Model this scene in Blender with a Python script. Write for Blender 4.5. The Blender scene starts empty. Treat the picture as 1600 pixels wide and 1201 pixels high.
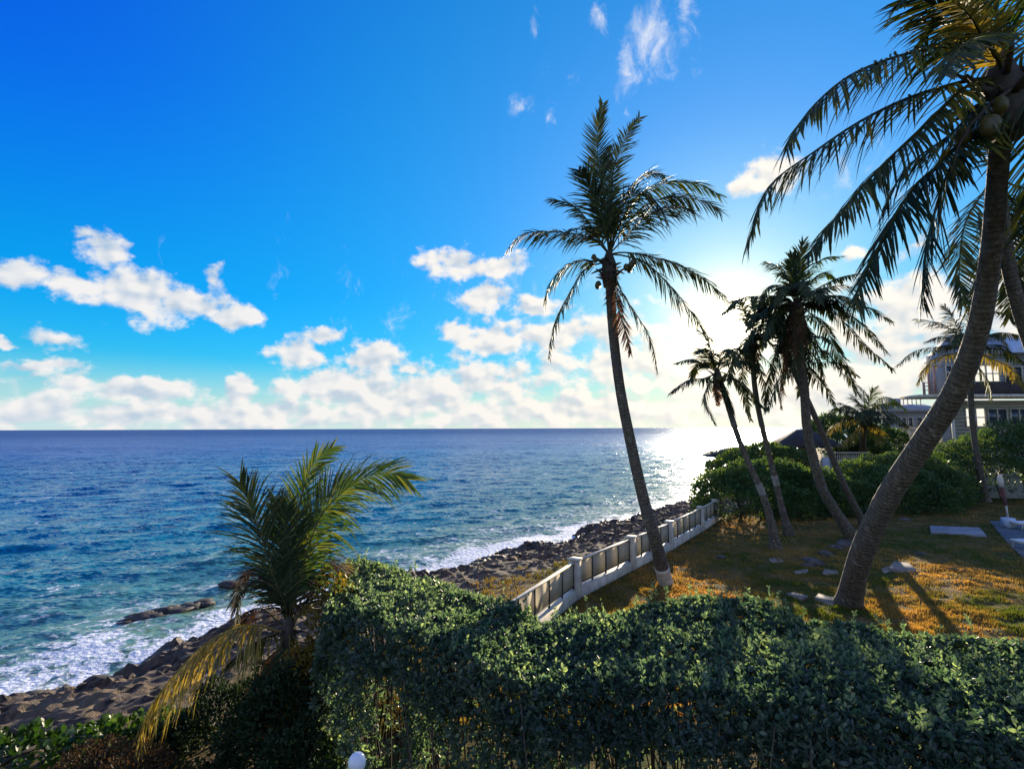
import bpy, math, random
import numpy as np
from mathutils import Vector, Matrix
random.seed(7)
RS = np.random.RandomState(11)
sc = bpy.context.scene
COL = sc.collection

# ---------------------------------------------------------------- camera
CAM_Z = 5.0
PITCH = math.atan2(68.5, 800.0)
cam_d = bpy.data.cameras.new('camera')
cam_d.sensor_width = 36.0
cam_d.lens = 18.0
cam_d.clip_start = 0.05
cam_d.clip_end = 60000
cam = bpy.data.objects.new('camera', cam_d)
COL.objects.link(cam)
cam.location = (0, 0, CAM_Z)
cam.rotation_euler = (math.pi/2 + PITCH, math.radians(0.2), 0)
sc.camera = cam

SUN_AZ, SUN_EL = math.radians(23.4), math.radians(10.3)
SUN_DIR = Vector((math.sin(SUN_AZ)*math.cos(SUN_EL), math.cos(SUN_AZ)*math.cos(SUN_EL), math.sin(SUN_EL)))

sc.view_settings.view_transform = 'Standard'
sc.view_settings.look = 'None'
sc.view_settings.exposure = 1.15
sc.view_settings.gamma = 1.0
sc.view_settings.use_curve_mapping = False
sc.cycles.use_denoising = True
sc.cycles.max_bounces = 8
sc.cycles.diffuse_bounces = 3
sc.cycles.glossy_bounces = 3
sc.cycles.transmission_bounces = 4
sc.cycles.transparent_max_bounces = 8
sc.cycles.sample_clamp_indirect = 6
sc.cycles.caustics_reflective = False
sc.cycles.caustics_refractive = False

sl = bpy.data.lights.new('sun', 'SUN')
sl.energy = 5.0
sl.angle = math.radians(0.5)
sl.color = (1.0, 0.84, 0.60)
so = bpy.data.objects.new('sun', sl)
COL.objects.link(so)
so.rotation_euler = SUN_DIR.to_track_quat('Z', 'Y').to_euler()

# pixel helpers (photo pixels -> direction / points at true distances)
cp, sp = math.cos(PITCH), math.sin(PITCH)
def ray(px, py):
    x = (px-800.0)/800.0; u = (600.5-py)/800.0
    return Vector((x, cp - u*sp, sp + u*cp))
def P(px, py, Y):
    d = ray(px, py); t = Y/d.y
    return Vector((d.x*t, Y, CAM_Z + d.z*t))
def G(px, py, z=0.0):
    d = ray(px, py); t = (z-CAM_Z)/d.z
    return Vector((d.x*t, d.y*t, z))

# ---------------------------------------------------------------- node helper
class NG:
    def __init__(s, nt): s.nt = nt
    def n(s, t, **kw):
        nd = s.nt.nodes.new(t)
        for k, v in kw.items(): setattr(nd, k, v)
        return nd
    def put(s, sock, v):
        if v is None: return
        if hasattr(v, 'is_linked') or isinstance(v, bpy.types.NodeSocket): s.nt.links.new(v, sock)
        else: sock.default_value = v
    def m(s, op, a, b=None, c=None, clamp=False):
        nd = s.n('ShaderNodeMath', operation=op); nd.use_clamp = clamp
        s.put(nd.inputs[0], a); s.put(nd.inputs[1], b); s.put(nd.inputs[2], c)
        return nd.outputs[0]
    def v(s, op, a, b=None):
        nd = s.n('ShaderNodeVectorMath', operation=op)
        s.put(nd.inputs[0], a); s.put(nd.inputs[1], b)
        return nd.outputs['Value'] if op in ('LENGTH', 'DOT_PRODUCT', 'DISTANCE') else nd.outputs[0]
    def scale(s, a, f):
        nd = s.n('ShaderNodeVectorMath', operation='SCALE'); s.put(nd.inputs[0], a); s.put(nd.inputs['Scale'], f)
        return nd.outputs[0]
    def xyz(s, x, y, z):
        nd = s.n('ShaderNodeCombineXYZ'); s.put(nd.inputs[0], x); s.put(nd.inputs[1], y); s.put(nd.inputs[2], z)
        return nd.outputs[0]
    def sep(s, a):
        nd = s.n('ShaderNodeSeparateXYZ'); s.put(nd.inputs[0], a); return nd.outputs
    def noise(s, vec, scale, detail=4, rough=.5, col=False, dist=0.0):
        nd = s.n('ShaderNodeTexNoise'); s.put(nd.inputs['Vector'], vec); s.put(nd.inputs['Scale'], scale)
        nd.inputs['Detail'].default_value = detail; nd.inputs['Roughness'].default_value = rough
        nd.inputs['Distortion'].default_value = dist
        return nd.outputs['Color'] if col else nd.outputs['Fac']
    def smooth(s, x, a, b, lo=0.0, hi=1.0):
        nd = s.n('ShaderNodeMapRange', interpolation_type='SMOOTHSTEP')
        s.put(nd.inputs[0], x); s.put(nd.inputs[1], a); s.put(nd.inputs[2], b); s.put(nd.inputs[3], lo); s.put(nd.inputs[4], hi)
        return nd.outputs[0]
    def mix(s, f, a, b, bt='MIX'):
        nd = s.n('ShaderNodeMix', data_type='RGBA', blend_type=bt)
        s.put(nd.inputs[0], f); s.put(nd.inputs[6], a); s.put(nd.inputs[7], b)
        return nd.outputs[2]
    def ramp(s, f, stops):
        nd = s.n('ShaderNodeValToRGB'); s.put(nd.inputs[0], f)
        e = nd.color_ramp.elements
        while len(e) < len(stops): e.new(0.5)
        for i, (p, c) in enumerate(stops): e[i].position = p; e[i].color = (*c, 1)
        return nd.outputs[0]
    def attr(s, name):
        nd = s.n('ShaderNodeAttribute', attribute_name=name); return nd.outputs['Fac']
    def bump(s, h, strength=.5, dist=.02, normal=None):
        nd = s.n('ShaderNodeBump'); nd.inputs['Strength'].default_value = strength; nd.inputs['Distance'].default_value = dist
        s.put(nd.inputs['Height'], h); s.put(nd.inputs['Normal'], normal)
        return nd.outputs[0]
C4 = lambda c: (c[0], c[1], c[2], 1.0)

# ---------------------------------------------------------------- world
w = bpy.data.worlds.new('World'); sc.world = w; w.use_nodes = True
g = NG(w.node_tree); w.node_tree.nodes.clear()
sky = g.n('ShaderNodeTexSky'); sky.sky_type = 'NISHITA'; sky.sun_disc = False
sky.sun_elevation = SUN_EL; sky.sun_rotation = SUN_AZ
sky.altitude = 0; sky.air_density = 1.0; sky.dust_density = 0.2; sky.ozone_density = 3.0
D = g.n('ShaderNodeTexCoord').outputs['Generated']
D = g.v('NORMALIZE', D)
dx, dy, dz = g.sep(D)
az = g.m('ARCTAN2', dx, dy); el = g.m('ARCSINE', dz)
AE = g.xyz(az, el, 0.0)
# sky blue, pushed to the strong colour of the photograph
hs = g.n('ShaderNodeHueSaturation'); g.put(hs.inputs['Color'], sky.outputs[0])
hs.inputs['Hue'].default_value = 0.5; hs.inputs['Saturation'].default_value = 1.55; hs.inputs['Value'].default_value = 1.0
skyc = g.mix(1.0, hs.outputs[0], (0.24, 2.40, 2.55, 1), 'MULTIPLY')
cosang = g.v('DOT_PRODUCT', D, tuple(SUN_DIR))
ang = g.m('ARCCOSINE', g.m('MINIMUM', cosang, 0.999999))
skyc = g.mix(g.m('MULTIPLY', g.smooth(ang, .62, 1.25), g.smooth(el, .15, .60)), skyc, g.mix(1.0, skyc, (9.0, .50, 1.15, 1), 'MULTIPLY'))
skyc = g.mix(g.smooth(el, .30, .06), skyc, g.mix(1.0, skyc, (2.2, 1.0, 1.22, 1), 'MULTIPLY'))
comp = g.m('DIVIDE', 1.0, g.m('ADD', 1.0, g.m('MULTIPLY', g.v('DOT_PRODUCT', skyc, (.3,.5,.2)), .24)))
skyc = g.scale(skyc, comp)
# glow about the sun
cosang = g.v('DOT_PRODUCT', D, tuple(SUN_DIR))
ang = g.m('ARCCOSINE', g.m('MINIMUM', cosang, 0.999999))
def expfall(a, k, wdt): return g.m('MULTIPLY', g.m('POWER', 2.718, g.m('MULTIPLY', g.m('DIVIDE', ang, wdt), -1.0)), k)
# clouds
def blob(px, py, rx, ry):
    d = ray(px, py).normalized()
    a, e = math.atan2(d.x, d.y), math.asin(d.z)
    f = 800.0/math.hypot(800.0, px-800.0, 600-py)
    sx = rx/800.0 * (f*f) * 1.08; sy = ry/800.0 * f
    return a, e, sx, sy
BL = [ # px,py,rx,ry,weight (cumulus)
 (30,430,52,30,1),(110,445,70,24,.8),(165,390,48,32,1),(130,362,26,16,.8),(215,455,95,42,1.1),(300,470,70,34,1.1),(375,495,52,20,1),(325,430,22,22,.7),
 (98,538,44,14,.55),(10,538,26,9,.7),(60,575,110,10,.6),(0,600,60,30,.5),
 (745,412,95,26,1),(690,400,40,22,.6),(758,470,54,26,1.05),(835,478,52,20,.9),(715,520,36,26,1.05),(770,530,60,34,1.1),(855,525,90,30,.9),
 (468,548,58,30,1),(512,522,36,13,.9),(580,562,62,30,1),(540,600,110,36,1.1),(640,575,40,14,.7),(640,620,160,50,.95),(380,605,30,26,1),(452,606,30,22,.9),
 (130,600,60,18,.8),(230,605,150,22,.9),(300,645,420,26,.9),(100,650,300,20,.8),(760,600,150,45,.7),(900,640,300,42,.8),
 (960,520,110,40,.6),(1000,570,220,60,.75),(1210,272,60,34,.95),(1175,295,34,18,.6),(1335,392,22,12,.7),
 (1440,470,160,70,.8),(1400,560,200,80,.8),(1580,470,140,90,.75),(1250,620,300,60,.9),
 (1700,560,260,60,.9),(1900,300,200,60,.8),(-150,500,120,50,.9),(-260,600,260,40,1)]
WISP = [(1020,55,75,75,.75),(985,110,34,60,.75),(1075,30,40,70,.6),(935,20,34,36,.5),(983,165,18,18,.5),(815,165,38,20,.6),(862,182,14,10,.45),(838,52,14,22,.3),(880,120,60,40,.2),(1400,300,200,100,.18),(600,520,120,60,.12),(480,610,90,10,.4),(870,460,300,60,.2)]
w1 = g.noise(AE, 9.0, 3, .55, True); w2 = g.noise(AE, 34.0, 3, .6, True)
AEw = g.v('ADD', AE, g.v('ADD', g.scale(g.v('SUBTRACT', w1, (.5,.5,.5)), .050), g.scale(g.v('SUBTRACT', w2, (.5,.5,.5)), .026)))
AEs = g.v('MULTIPLY', AE, (1, 1.35, 1))
def field(vec, blobs):
    cur = None
    for (px, py, rx, ry, wt) in blobs:
        a, e, sx, sy = blob(px, py, rx, ry)
        q = g.v('MULTIPLY', g.v('SUBTRACT', vec, (a, e, 0)), (1/sx, 1/sy, 0))
        f = g.m('MULTIPLY', g.m('SUBTRACT', 1.0, g.v('LENGTH', q)), wt)
        cur = f if cur is None else g.m('SMOOTH_MAX', cur, f, .12)
    return cur
F = field(AEw, BL)
# a low bank of cloud runs on round the whole horizon
bank = g.m('SUBTRACT', .75, g.m('MULTIPLY', g.m('ABSOLUTE', g.m('SUBTRACT', el, .03)), 12.0))
bank = g.m('SUBTRACT', bank, g.m('MULTIPLY', g.noise(AEs, 2.2, 2), .6))
F = g.m('SMOOTH_MAX', F, bank, .1)
# cumulus added outside the view to make the fill light less blue
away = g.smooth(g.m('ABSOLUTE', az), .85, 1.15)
fill_cloud = g.m('SUBTRACT', g.m('MULTIPLY', g.noise(g.v('MULTIPLY', D, (1, 1, 1.6)), 2.6, 3, .5), 2.6), 1.18)
F = g.m('MAXIMUM', F, g.m('SUBTRACT', fill_cloud, g.m('MULTIPLY', g.m('SUBTRACT', 1.0, away), 3.0)))
fb = g.noise(AEs, 17.0, 7, .58)
lo1 = g.noise(AEs, 17.0, 2, .5)
lo2 = g.noise(g.v('ADD', AEs, (.010, .016, 0)), 17.0, 2, .5)
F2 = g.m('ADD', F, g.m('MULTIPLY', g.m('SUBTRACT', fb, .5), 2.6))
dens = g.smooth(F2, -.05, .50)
W = field(AEw, WISP)
wfb = g.noise(g.v('MULTIPLY', AE, (1.0, .8, 1)), 20.0, 7, .68, dist=.6)
dens2 = g.m('MULTIPLY', g.smooth(g.m('ADD', W, g.m('MULTIPLY', g.m('SUBTRACT', wfb, .5), 2.0)), .10, 1.15), .95)
lit = g.m('ADD', .66, g.m('ADD', g.m('MULTIPLY', g.m('SUBTRACT', lo1, lo2), 4.4), g.m('MULTIPLY', g.m('SUBTRACT', fb, lo1), 1.3)), clamp=True)
thick = g.smooth(F2, .3, 1.4)
lit = g.m('SUBTRACT', lit, g.m('MULTIPLY', thick, .10))
CL = 5.6
near = g.m('POWER', 2.718, g.m('MULTIPLY', ang, -2.2))
cdark = g.mix(near, (0.50*CL, .62*CL, .76*CL, 1), (0.76*CL, .74*CL, .71*CL, 1))
clite = g.mix(near, (0.93*CL, .91*CL, .90*CL, 1), (1.06*CL, .97*CL, .83*CL, 1))
cc = g.mix(lit, cdark, clite)
# haze at the very horizon
hz = g.m('MULTIPLY', g.smooth(g.m('ABSOLUTE', el), .13, 0.0), .85)
hazecol = g.mix(near, (.62*CL, .78*CL, .90*CL, 1), (1.03*CL, .96*CL, .82*CL, 1))
s0 = g.mix(hz, skyc, hazecol)
halo = g.m('MULTIPLY', g.m('POWER', 2.718, g.m('MULTIPLY', ang, -7.0)), .92, clamp=True)
s0 = g.mix(halo, s0, (.93*CL, .93*CL, .87*CL, 1))
s1 = g.mix(dens2, s0, (0.95*CL, .95*CL, .97*CL, 1))
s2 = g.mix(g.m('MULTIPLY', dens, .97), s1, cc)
def addglow(col, k, wd, tint):
    e = expfall(ang, k, wd)
    return g.mix(1.0, col, g.scale(tint, e), 'ADD')
s3 = addglow(s2, .25, .45, (.9, .95, .9))
s3 = addglow(s3, 1.8, .15, (1.0, .78, .44))
s3 = addglow(s3, 12.0, .045, (1.0, .78, .36))
s3 = addglow(s3, 160.0, .016, (1.0, .88, .62))
bg = g.n('ShaderNodeBackground'); g.put(bg.inputs[0], s3); bg.inputs[1].default_value = 0.08
out = g.n('ShaderNodeOutputWorld'); w.node_tree.links.new(bg.outputs[0], out.inputs[0])
w.cycles.sampling_method = 'MANUAL'; w.cycles.sample_map_resolution = 1024

# ---------------------------------------------------------------- numpy noise
def _h(ix, iy, seed):
    n = (ix.astype(np.int64)*374761393 + iy.astype(np.int64)*668265263 + seed*1442695041) & 0x7fffffff
    n = ((n ^ (n >> 13))*1274126177) & 0x7fffffff
    return ((n ^ (n >> 16)) & 0xffff)/65535.0
def vnoise(x, y, seed=0):
    ix = np.floor(x); iy = np.floor(y); fx = x-ix; fy = y-iy
    fx = fx*fx*(3-2*fx); fy = fy*fy*(3-2*fy)
    a = _h(ix, iy, seed); b = _h(ix+1, iy, seed); c = _h(ix, iy+1, seed); d = _h(ix+1, iy+1, seed)
    return (a*(1-fx)+b*fx)*(1-fy) + (c*(1-fx)+d*fx)*fy
def fbm(x, y, o=4, seed=0, r=.5):
    s = 0; a = 1; t = 0
    for k in range(o):
        s = s + a*vnoise(x*(2**k)+17*k, y*(2**k)-9*k, seed+k); t += a; a *= r
    return s/t

# ---------------------------------------------------------------- mesh helpers
def np_mesh(name, V, faces_list, mats=None, smooth=False, attrs=None, matidx=None):
    """V (n,3); faces_list = list of int arrays (m,k)"""
    me = bpy.data.meshes.new(name)
    V = np.asarray(V, dtype=np.float32)
    me.vertices.add(len(V)); me.vertices.foreach_set('co', V.ravel())
    faces_list = [np.asarray(f, dtype=np.int32) for f in faces_list if len(f)]
    loops = np.concatenate([f.ravel() for f in faces_list])
    tot = np.concatenate([np.full(len(f), f.shape[1], np.int32) for f in faces_list])
    start = np.concatenate([[0], np.cumsum(tot)[:-1]]).astype(np.int32)
    me.loops.add(len(loops)); me.loops.foreach_set('vertex_index', loops)
    me.polygons.add(len(tot)); me.polygons.foreach_set('loop_start', start)
    me.polygons.foreach_set('loop_total', tot)
    if smooth: me.polygons.foreach_set('use_smooth', np.ones(len(tot), bool))
    if matidx is not None: me.polygons.foreach_set('material_index', np.asarray(matidx, np.int32))
    for m_ in (mats or []): me.materials.append(m_)
    for k, a in (attrs or {}).items():
        at = me.attributes.new(k, 'FLOAT', 'POINT'); at.data.foreach_set('value', np.asarray(a, np.float32))
    me.update(calc_edges=True); me.validate()
    return me
def link(name, me, parent=None):
    o = bpy.data.objects.new(name, me); COL.objects.link(o)
    if parent is not None:
        o.parent = parent
        o.matrix_parent_inverse = parent_world(parent).inverted()
    return o
def parent_world(o):
    m = Matrix.LocRotScale(o.location, o.rotation_euler, o.scale)
    if o.parent is not None: m = parent_world(o.parent) @ o.matrix_parent_inverse @ m
    return m
def thing(name, label, cat, loc=(0,0,0), group=None):
    o = bpy.data.objects.new(name, None); COL.objects.link(o)
    o.location = loc; o.empty_display_size = .2
    o['label'] = label; o['category'] = cat
    if group: o['group'] = group
    return o
def tag(o, label=None, cat=None, group=None, kind=None):
    if label: o['label'] = label
    if cat: o['category'] = cat
    if group: o['group'] = group
    if kind: o['kind'] = kind
    return o

class MB:
    """collects boxes, tubes, lathes; world coordinates"""
    def __init__(s): s.V = []; s.F = {}; s.n = 0
    def add(s, V, F):
        for f in F: s.F.setdefault(len(f), []).append([i+s.n for i in f])
        s.V.extend([tuple(v) for v in V]); s.n += len(V); return s
    def box(s, x0, x1, y0, y1, z0, z1, M=None, bev=0.0):
        b = min(bev, (x1-x0)*.45, (y1-y0)*.45, (z1-z0)*.45)
        if b <= 0:
            V = [Vector(v) for v in ((x0,y0,z0),(x1,y0,z0),(x1,y1,z0),(x0,y1,z0),(x0,y0,z1),(x1,y0,z1),(x1,y1,z1),(x0,y1,z1))]
            F = [(0,3,2,1),(4,5,6,7),(0,1,5,4),(1,2,6,5),(2,3,7,6),(3,0,4,7)]
        else:
            V = []; F = []
            rings = [(z0, b), (z0+b, 0), (z1-b, 0), (z1, b)]
            for (z, i) in rings:
                V += [Vector(v) for v in ((x0+i+b*(i==0)*.0, y0+i, z), (x1-i, y0+i, z), (x1-i, y1-i, z), (x0+i, y1-i, z))]
            for r in range(3):
                for k in range(4): F.append((r*4+k, r*4+(k+1)%4, r*4+4+(k+1)%4, r*4+4+k))
            F.append((3,2,1,0)); F.append((12,13,14,15))
        if M is not None: V = [M @ v for v in V]
        return s.add(V, F)
    def tube(s, pts, rads, seg=8, caps=True):
        pts = [Vector(p) for p in pts]
        V = []; F = []
        for i, p in enumerate(pts):
            t = (pts[min(i+1, len(pts)-1)] - pts[max(i-1, 0)]).normalized()
            a = Vector((0,1,0)) if abs(t.y) < .8 else Vector((1,0,0))
            u = t.cross(a).normalized(); v = t.cross(u)
            r = rads[i] if hasattr(rads, '__len__') else rads
            for k in range(seg):
                c = 2*math.pi*k/seg; V.append(p + u*(r*math.cos(c)) + v*(r*math.sin(c)))
        for i in range(len(pts)-1):
            for k in range(seg):
                F.append((i*seg+k, i*seg+(k+1)%seg, (i+1)*seg+(k+1)%seg, (i+1)*seg+k))
        if caps:
            F.append(tuple(range(seg-1, -1, -1))); F.append(tuple((len(pts)-1)*seg+k for k in range(seg)))
        return s.add(V, F)
    def ell(s, c, rx, ry, rz, seg=10, rings=6, M=None, jit=0):
        V = []; F = []
        for i in range(rings+1):
            th = math.pi*i/rings
            for k in range(seg):
                ph = 2*math.pi*k/seg
                v = Vector((math.sin(th)*math.cos(ph)*rx, math.sin(th)*math.sin(ph)*ry, math.cos(th)*rz))
                if jit: v *= 1 + random.uniform(-jit, jit)
                if i in (0, rings): v = Vector((0, 0, rz*(1 if i == 0 else -1)))
                if M is not None: v = M @ v
                V.append(Vector(c)+v)
        for i in range(rings):
            for k in range(seg): F.append((i*seg+k, (i+1)*seg+k, (i+1)*seg+(k+1)%seg, i*seg+(k+1)%seg))
        return s.add(V, F)
    def mesh(s, name, m_, smooth=False):
        me = np_mesh(name, np.array(s.V), [np.array(f) for f in s.F.values()], [m_] if m_ else [], smooth)
        return me
    def build(s, name, m_, parent=None, smooth=False):
        return link(name, s.mesh(name, m_, smooth), parent)

# ---------------------------------------------------------------- materials
def mat(name):
    m_ = bpy.data.materials.new(name); m_.use_nodes = True
    nt = m_.node_tree; nt.nodes.clear(); gg = NG(nt)
    o = gg.n('ShaderNodeOutputMaterial')
    return m_, gg, o
def pbr(gg, color, rough=.6, normal=None, spec=.5, metal=0.0, emis=None, estr=0):
    b = gg.n('ShaderNodeBsdfPrincipled')
    gg.put(b.inputs['Base Color'], C4(color) if isinstance(color, tuple) else color)
    gg.put(b.inputs['Roughness'], rough); gg.put(b.inputs['Normal'], normal)
    b.inputs['Specular IOR Level'].default_value = spec; b.inputs['Metallic'].default_value = metal
    if emis: b.inputs['Emission Color'].default_value = C4(emis); b.inputs['Emission Strength'].default_value = estr
    return b.outputs[0]
def simple(name, c1, c2=None, scale=4.0, rough=.6, bump=0.0, spec=.4, streak=None):
    m_, gg, o = mat(name)
    tc = gg.n('ShaderNodeNewGeometry').outputs['Position']
    if streak: tc = gg.v('MULTIPLY', tc, streak)
    nz = gg.noise(tc, scale, 6, .6)
    c = gg.mix(gg.smooth(nz, .3, .7), C4(c1), C4(c2 or tuple(x*.7 for x in c1)))
    nrm = gg.bump(gg.noise(tc, scale*6, 4), bump, .02) if bump else None
    gg.nt.links.new(pbr(gg, c, rough, nrm, spec), o.inputs[0]); return m_
def leafmat(name, ca, cb, cc_, trans=.35, tcol=None, rough=.42, spec=.5, tmix=1.0):
    m_, gg, o = mat(name)
    r = gg.attr('rnd')
    c = gg.ramp(r, [(0.0, ca), (.55, cb), (1.0, cc_)])
    b = pbr(gg, c, rough, None, spec)
    t = gg.n('ShaderNodeBsdfTranslucent')
    gg.put(t.inputs[0], gg.mix(1.0, c, C4(tcol or (2.6, 2.6, .8)), 'MULTIPLY'))
    ms = gg.n('ShaderNodeMixShader'); ms.inputs[0].default_value = trans
    gg.nt.links.new(b, ms.inputs[1]); gg.nt.links.new(t.outputs[0], ms.inputs[2]); gg.nt.links.new(ms.outputs[0], o.inputs[0])
    return m_
M = {}
M['hedge_leaf'] = leafmat('hedge_leaf', (.034,.064,.054), (.080,.122,.102), (.23,.27,.175), .47, (2.2,2.35,.95), .46, .5)
M['bush_leaf'] = leafmat('bush_leaf', (.028,.070,.032), (.055,.105,.042), (.11,.15,.05), .32, (2.6,2.2,.6), .5, .4)
M['grape_leaf'] = leafmat('grape_leaf', (.012,.030,.010), (.024,.058,.014), (.09,.14,.026), .24, (2.6,2.6,.5), .45, .4)
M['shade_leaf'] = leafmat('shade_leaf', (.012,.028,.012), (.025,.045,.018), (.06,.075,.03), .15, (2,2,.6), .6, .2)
M['yellow_leaf'] = leafmat('yellow_leaf', (.10,.08,.02), (.16,.12,.025), (.22,.17,.03), .5, (2.0,1.7,.5), .5, .3)
M['dry_leaf'] = leafmat('dry_leaf', (.025,.02,.013), (.05,.036,.02), (.09,.06,.03), .3, (1.8,1.3,.7), .7, .2)
M['palm_leaf'] = leafmat('palm_leaf', (.018,.034,.018), (.032,.052,.022), (.07,.075,.03), .12, (2.2,2.0,.5), .6, .18)
M['palm_green'] = leafmat('palm_green', (.026,.055,.018), (.045,.085,.020), (.12,.13,.035), .24, (2.6,2.4,.5), .55, .2)
M['palm_gold'] = leafmat('palm_gold', (.15,.14,.035), (.26,.21,.05), (.34,.27,.10), .35, (1.9,1.6,.6), .6, .2)
M['palm_dry'] = leafmat('palm_dry', (.07,.04,.025), (.10,.06,.035), (.15,.09,.05), .25, (1.8,1.3,.8), .7, .2)
M['rachis'] = simple('rachis', (.10,.10,.035), (.06,.05,.02), 3, .85, 0, .1)
M['rachis_gold'] = simple('rachis_gold', (.30,.20,.05), (.20,.15,.04), 3, .7, 0, .2)
M['twig'] = simple('twig', (.085,.068,.052), (.04,.033,.027), 6, .85)
M['grass'] = leafmat('grass', (.06,.10,.014), (.26,.175,.052), (.40,.235,.08), .45, (1.9,1.55,.7), .6, .25)
M['verge'] = leafmat('verge', (.05,.075,.015), (.10,.085,.03), (.19,.13,.05), .35, (1.7,1.6,.6), .6, .25)
M['white'] = simple('white', (.68,.62,.50), (.44,.39,.31), 3, .6, .15)
M['white_gloss'] = simple('white_gloss', (.75,.78,.82), (.68,.7,.75), 3, .25)
M['stucco'] = simple('stucco', (.46,.44,.40), (.30,.29,.27), 2.2, .8, .3)
M['worn_paint'] = simple('worn_paint', (.30,.28,.25), (.18,.165,.145), 7, .85, .3)
M['dark_metal'] = simple('dark_metal', (.05,.05,.04), (.03,.03,.03), 3, .5)
M['mesh_panel'] = simple('mesh_panel', (.30,.25,.17), (.22,.19,.13), 2.5, .7, .2)
m_, gg, o_ = mat('mesh_panel')
pos = gg.n('ShaderNodeNewGeometry').outputs['Position']
c = gg.mix(gg.noise(pos, 2.5, 5), (.66,.59,.44,1), (.52,.46,.34,1))
tt = gg.n('ShaderNodeBsdfTranslucent'); gg.put(tt.inputs[0], c)
ms = gg.n('ShaderNodeMixShader'); ms.inputs[0].default_value = .38
gg.nt.links.new(pbr(gg, c, .8, None, .2), ms.inputs[1]); gg.nt.links.new(tt.outputs[0], ms.inputs[2]); gg.nt.links.new(ms.outputs[0], o_.inputs[0]); M['mesh_panel'] = m_
M['lawn_rock'] = simple('lawn_rock', (.15,.135,.12), (.06,.055,.05), 5.0, .9, 1.0, .2)
M['dark_roof'] = simple('dark_roof', (.045,.035,.03), (.025,.02,.02), 2.0, .8, .4)
M['grey_roof'] = simple('grey_roof', (.27,.29,.33), (.20,.22,.26), 1.5, .7, .2)
M['wood_wall'] = simple('wood_wall', (.44,.39,.31), (.33,.29,.23), 1.2, .7, .2, streak=(.4,.4,6))
M['grey_wall'] = simple('grey_wall', (.30,.32,.35), (.23,.25,.28), 1.5, .7)
M['pink_wood'] = simple('pink_wood', (.42,.25,.20), (.30,.18,.15), 2, .6)
M['concrete'] = simple('concrete', (.30,.31,.33), (.20,.21,.22), 1.7, .85, .4)
M['paving'] = simple('paving', (.20,.20,.22), (.13,.13,.15), 1.5, .85, .3)
M['stone_slab'] = simple('stone_slab', (.30,.26,.21), (.16,.14,.115), 2.6, .85, .4)
M['rock'] = simple('rock', (.07,.06,.055), (.025,.022,.02), 3.0, .75, 1.0)
M['red'] = simple('red', (.20,.09,.085), (.13,.05,.05), 3, .5)
M['blue_white'] = simple('blue_white', (.50,.58,.68), (.42,.5,.6), 3, .5)
M['coconut'] = simple('coconut', (.09,.085,.02), (.07,.045,.015), 5, .45)
M['agave'] = simple('agave', (.06,.09,.10), (.04,.06,.07), 4, .5)
m_, gg, o_ = mat('pane')
gg.nt.links.new(pbr(gg, (.05,.07,.09), .08, None, .8), o_.inputs[0]); M['pane'] = m_
m_, gg, o_ = mat('lit_pane')
gg.nt.links.new(pbr(gg, (.5,.5,.45), .2, None, .6, 0, (1.0,.93,.76), .42), o_.inputs[0]); M['lit_pane'] = m_

# trunk bark : ring scars
m_, gg, o_ = mat('palm_bark')
r = gg.attr('len')
pos = gg.n('ShaderNodeNewGeometry').outputs['Position']
jitt = gg.m('MULTIPLY', gg.noise(pos, 3.0, 4), .22)
rg = gg.m('SINE', gg.m('MULTIPLY', gg.m('ADD', r, jitt), 58.0))
nz = gg.noise(gg.v('MULTIPLY', pos, (1,1,.35)), 14.0, 6, .65)
c = gg.mix(gg.smooth(nz, .3, .7), (.070,.056,.043,1), (.17,.14,.105,1))
c = gg.mix(gg.m('MULTIPLY', gg.m('MULTIPLY', gg.smooth(rg, .5, 1.0), gg.smooth(gg.noise(pos, 2.2, 3), .35, .62)), .55), c, (.045,.036,.030,1))
big = gg.noise(pos, 1.3, 4)
c = gg.mix(gg.smooth(gg.noise(pos, 4.5, 6, .7), .56, .66, 0, .7), c, (.26,.25,.22,1))
c = gg.mix(gg.smooth(big, .5, .75), c, (.10,.095,.085,1))
h = gg.m('ADD', gg.m('MULTIPLY', rg, .28), gg.m('MULTIPLY', nz, 1.5))
gg.nt.links.new(pbr(gg, c, .85, gg.bump(h, .8, .03), .2), o_.inputs[0]); M['bark'] = m_

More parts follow.
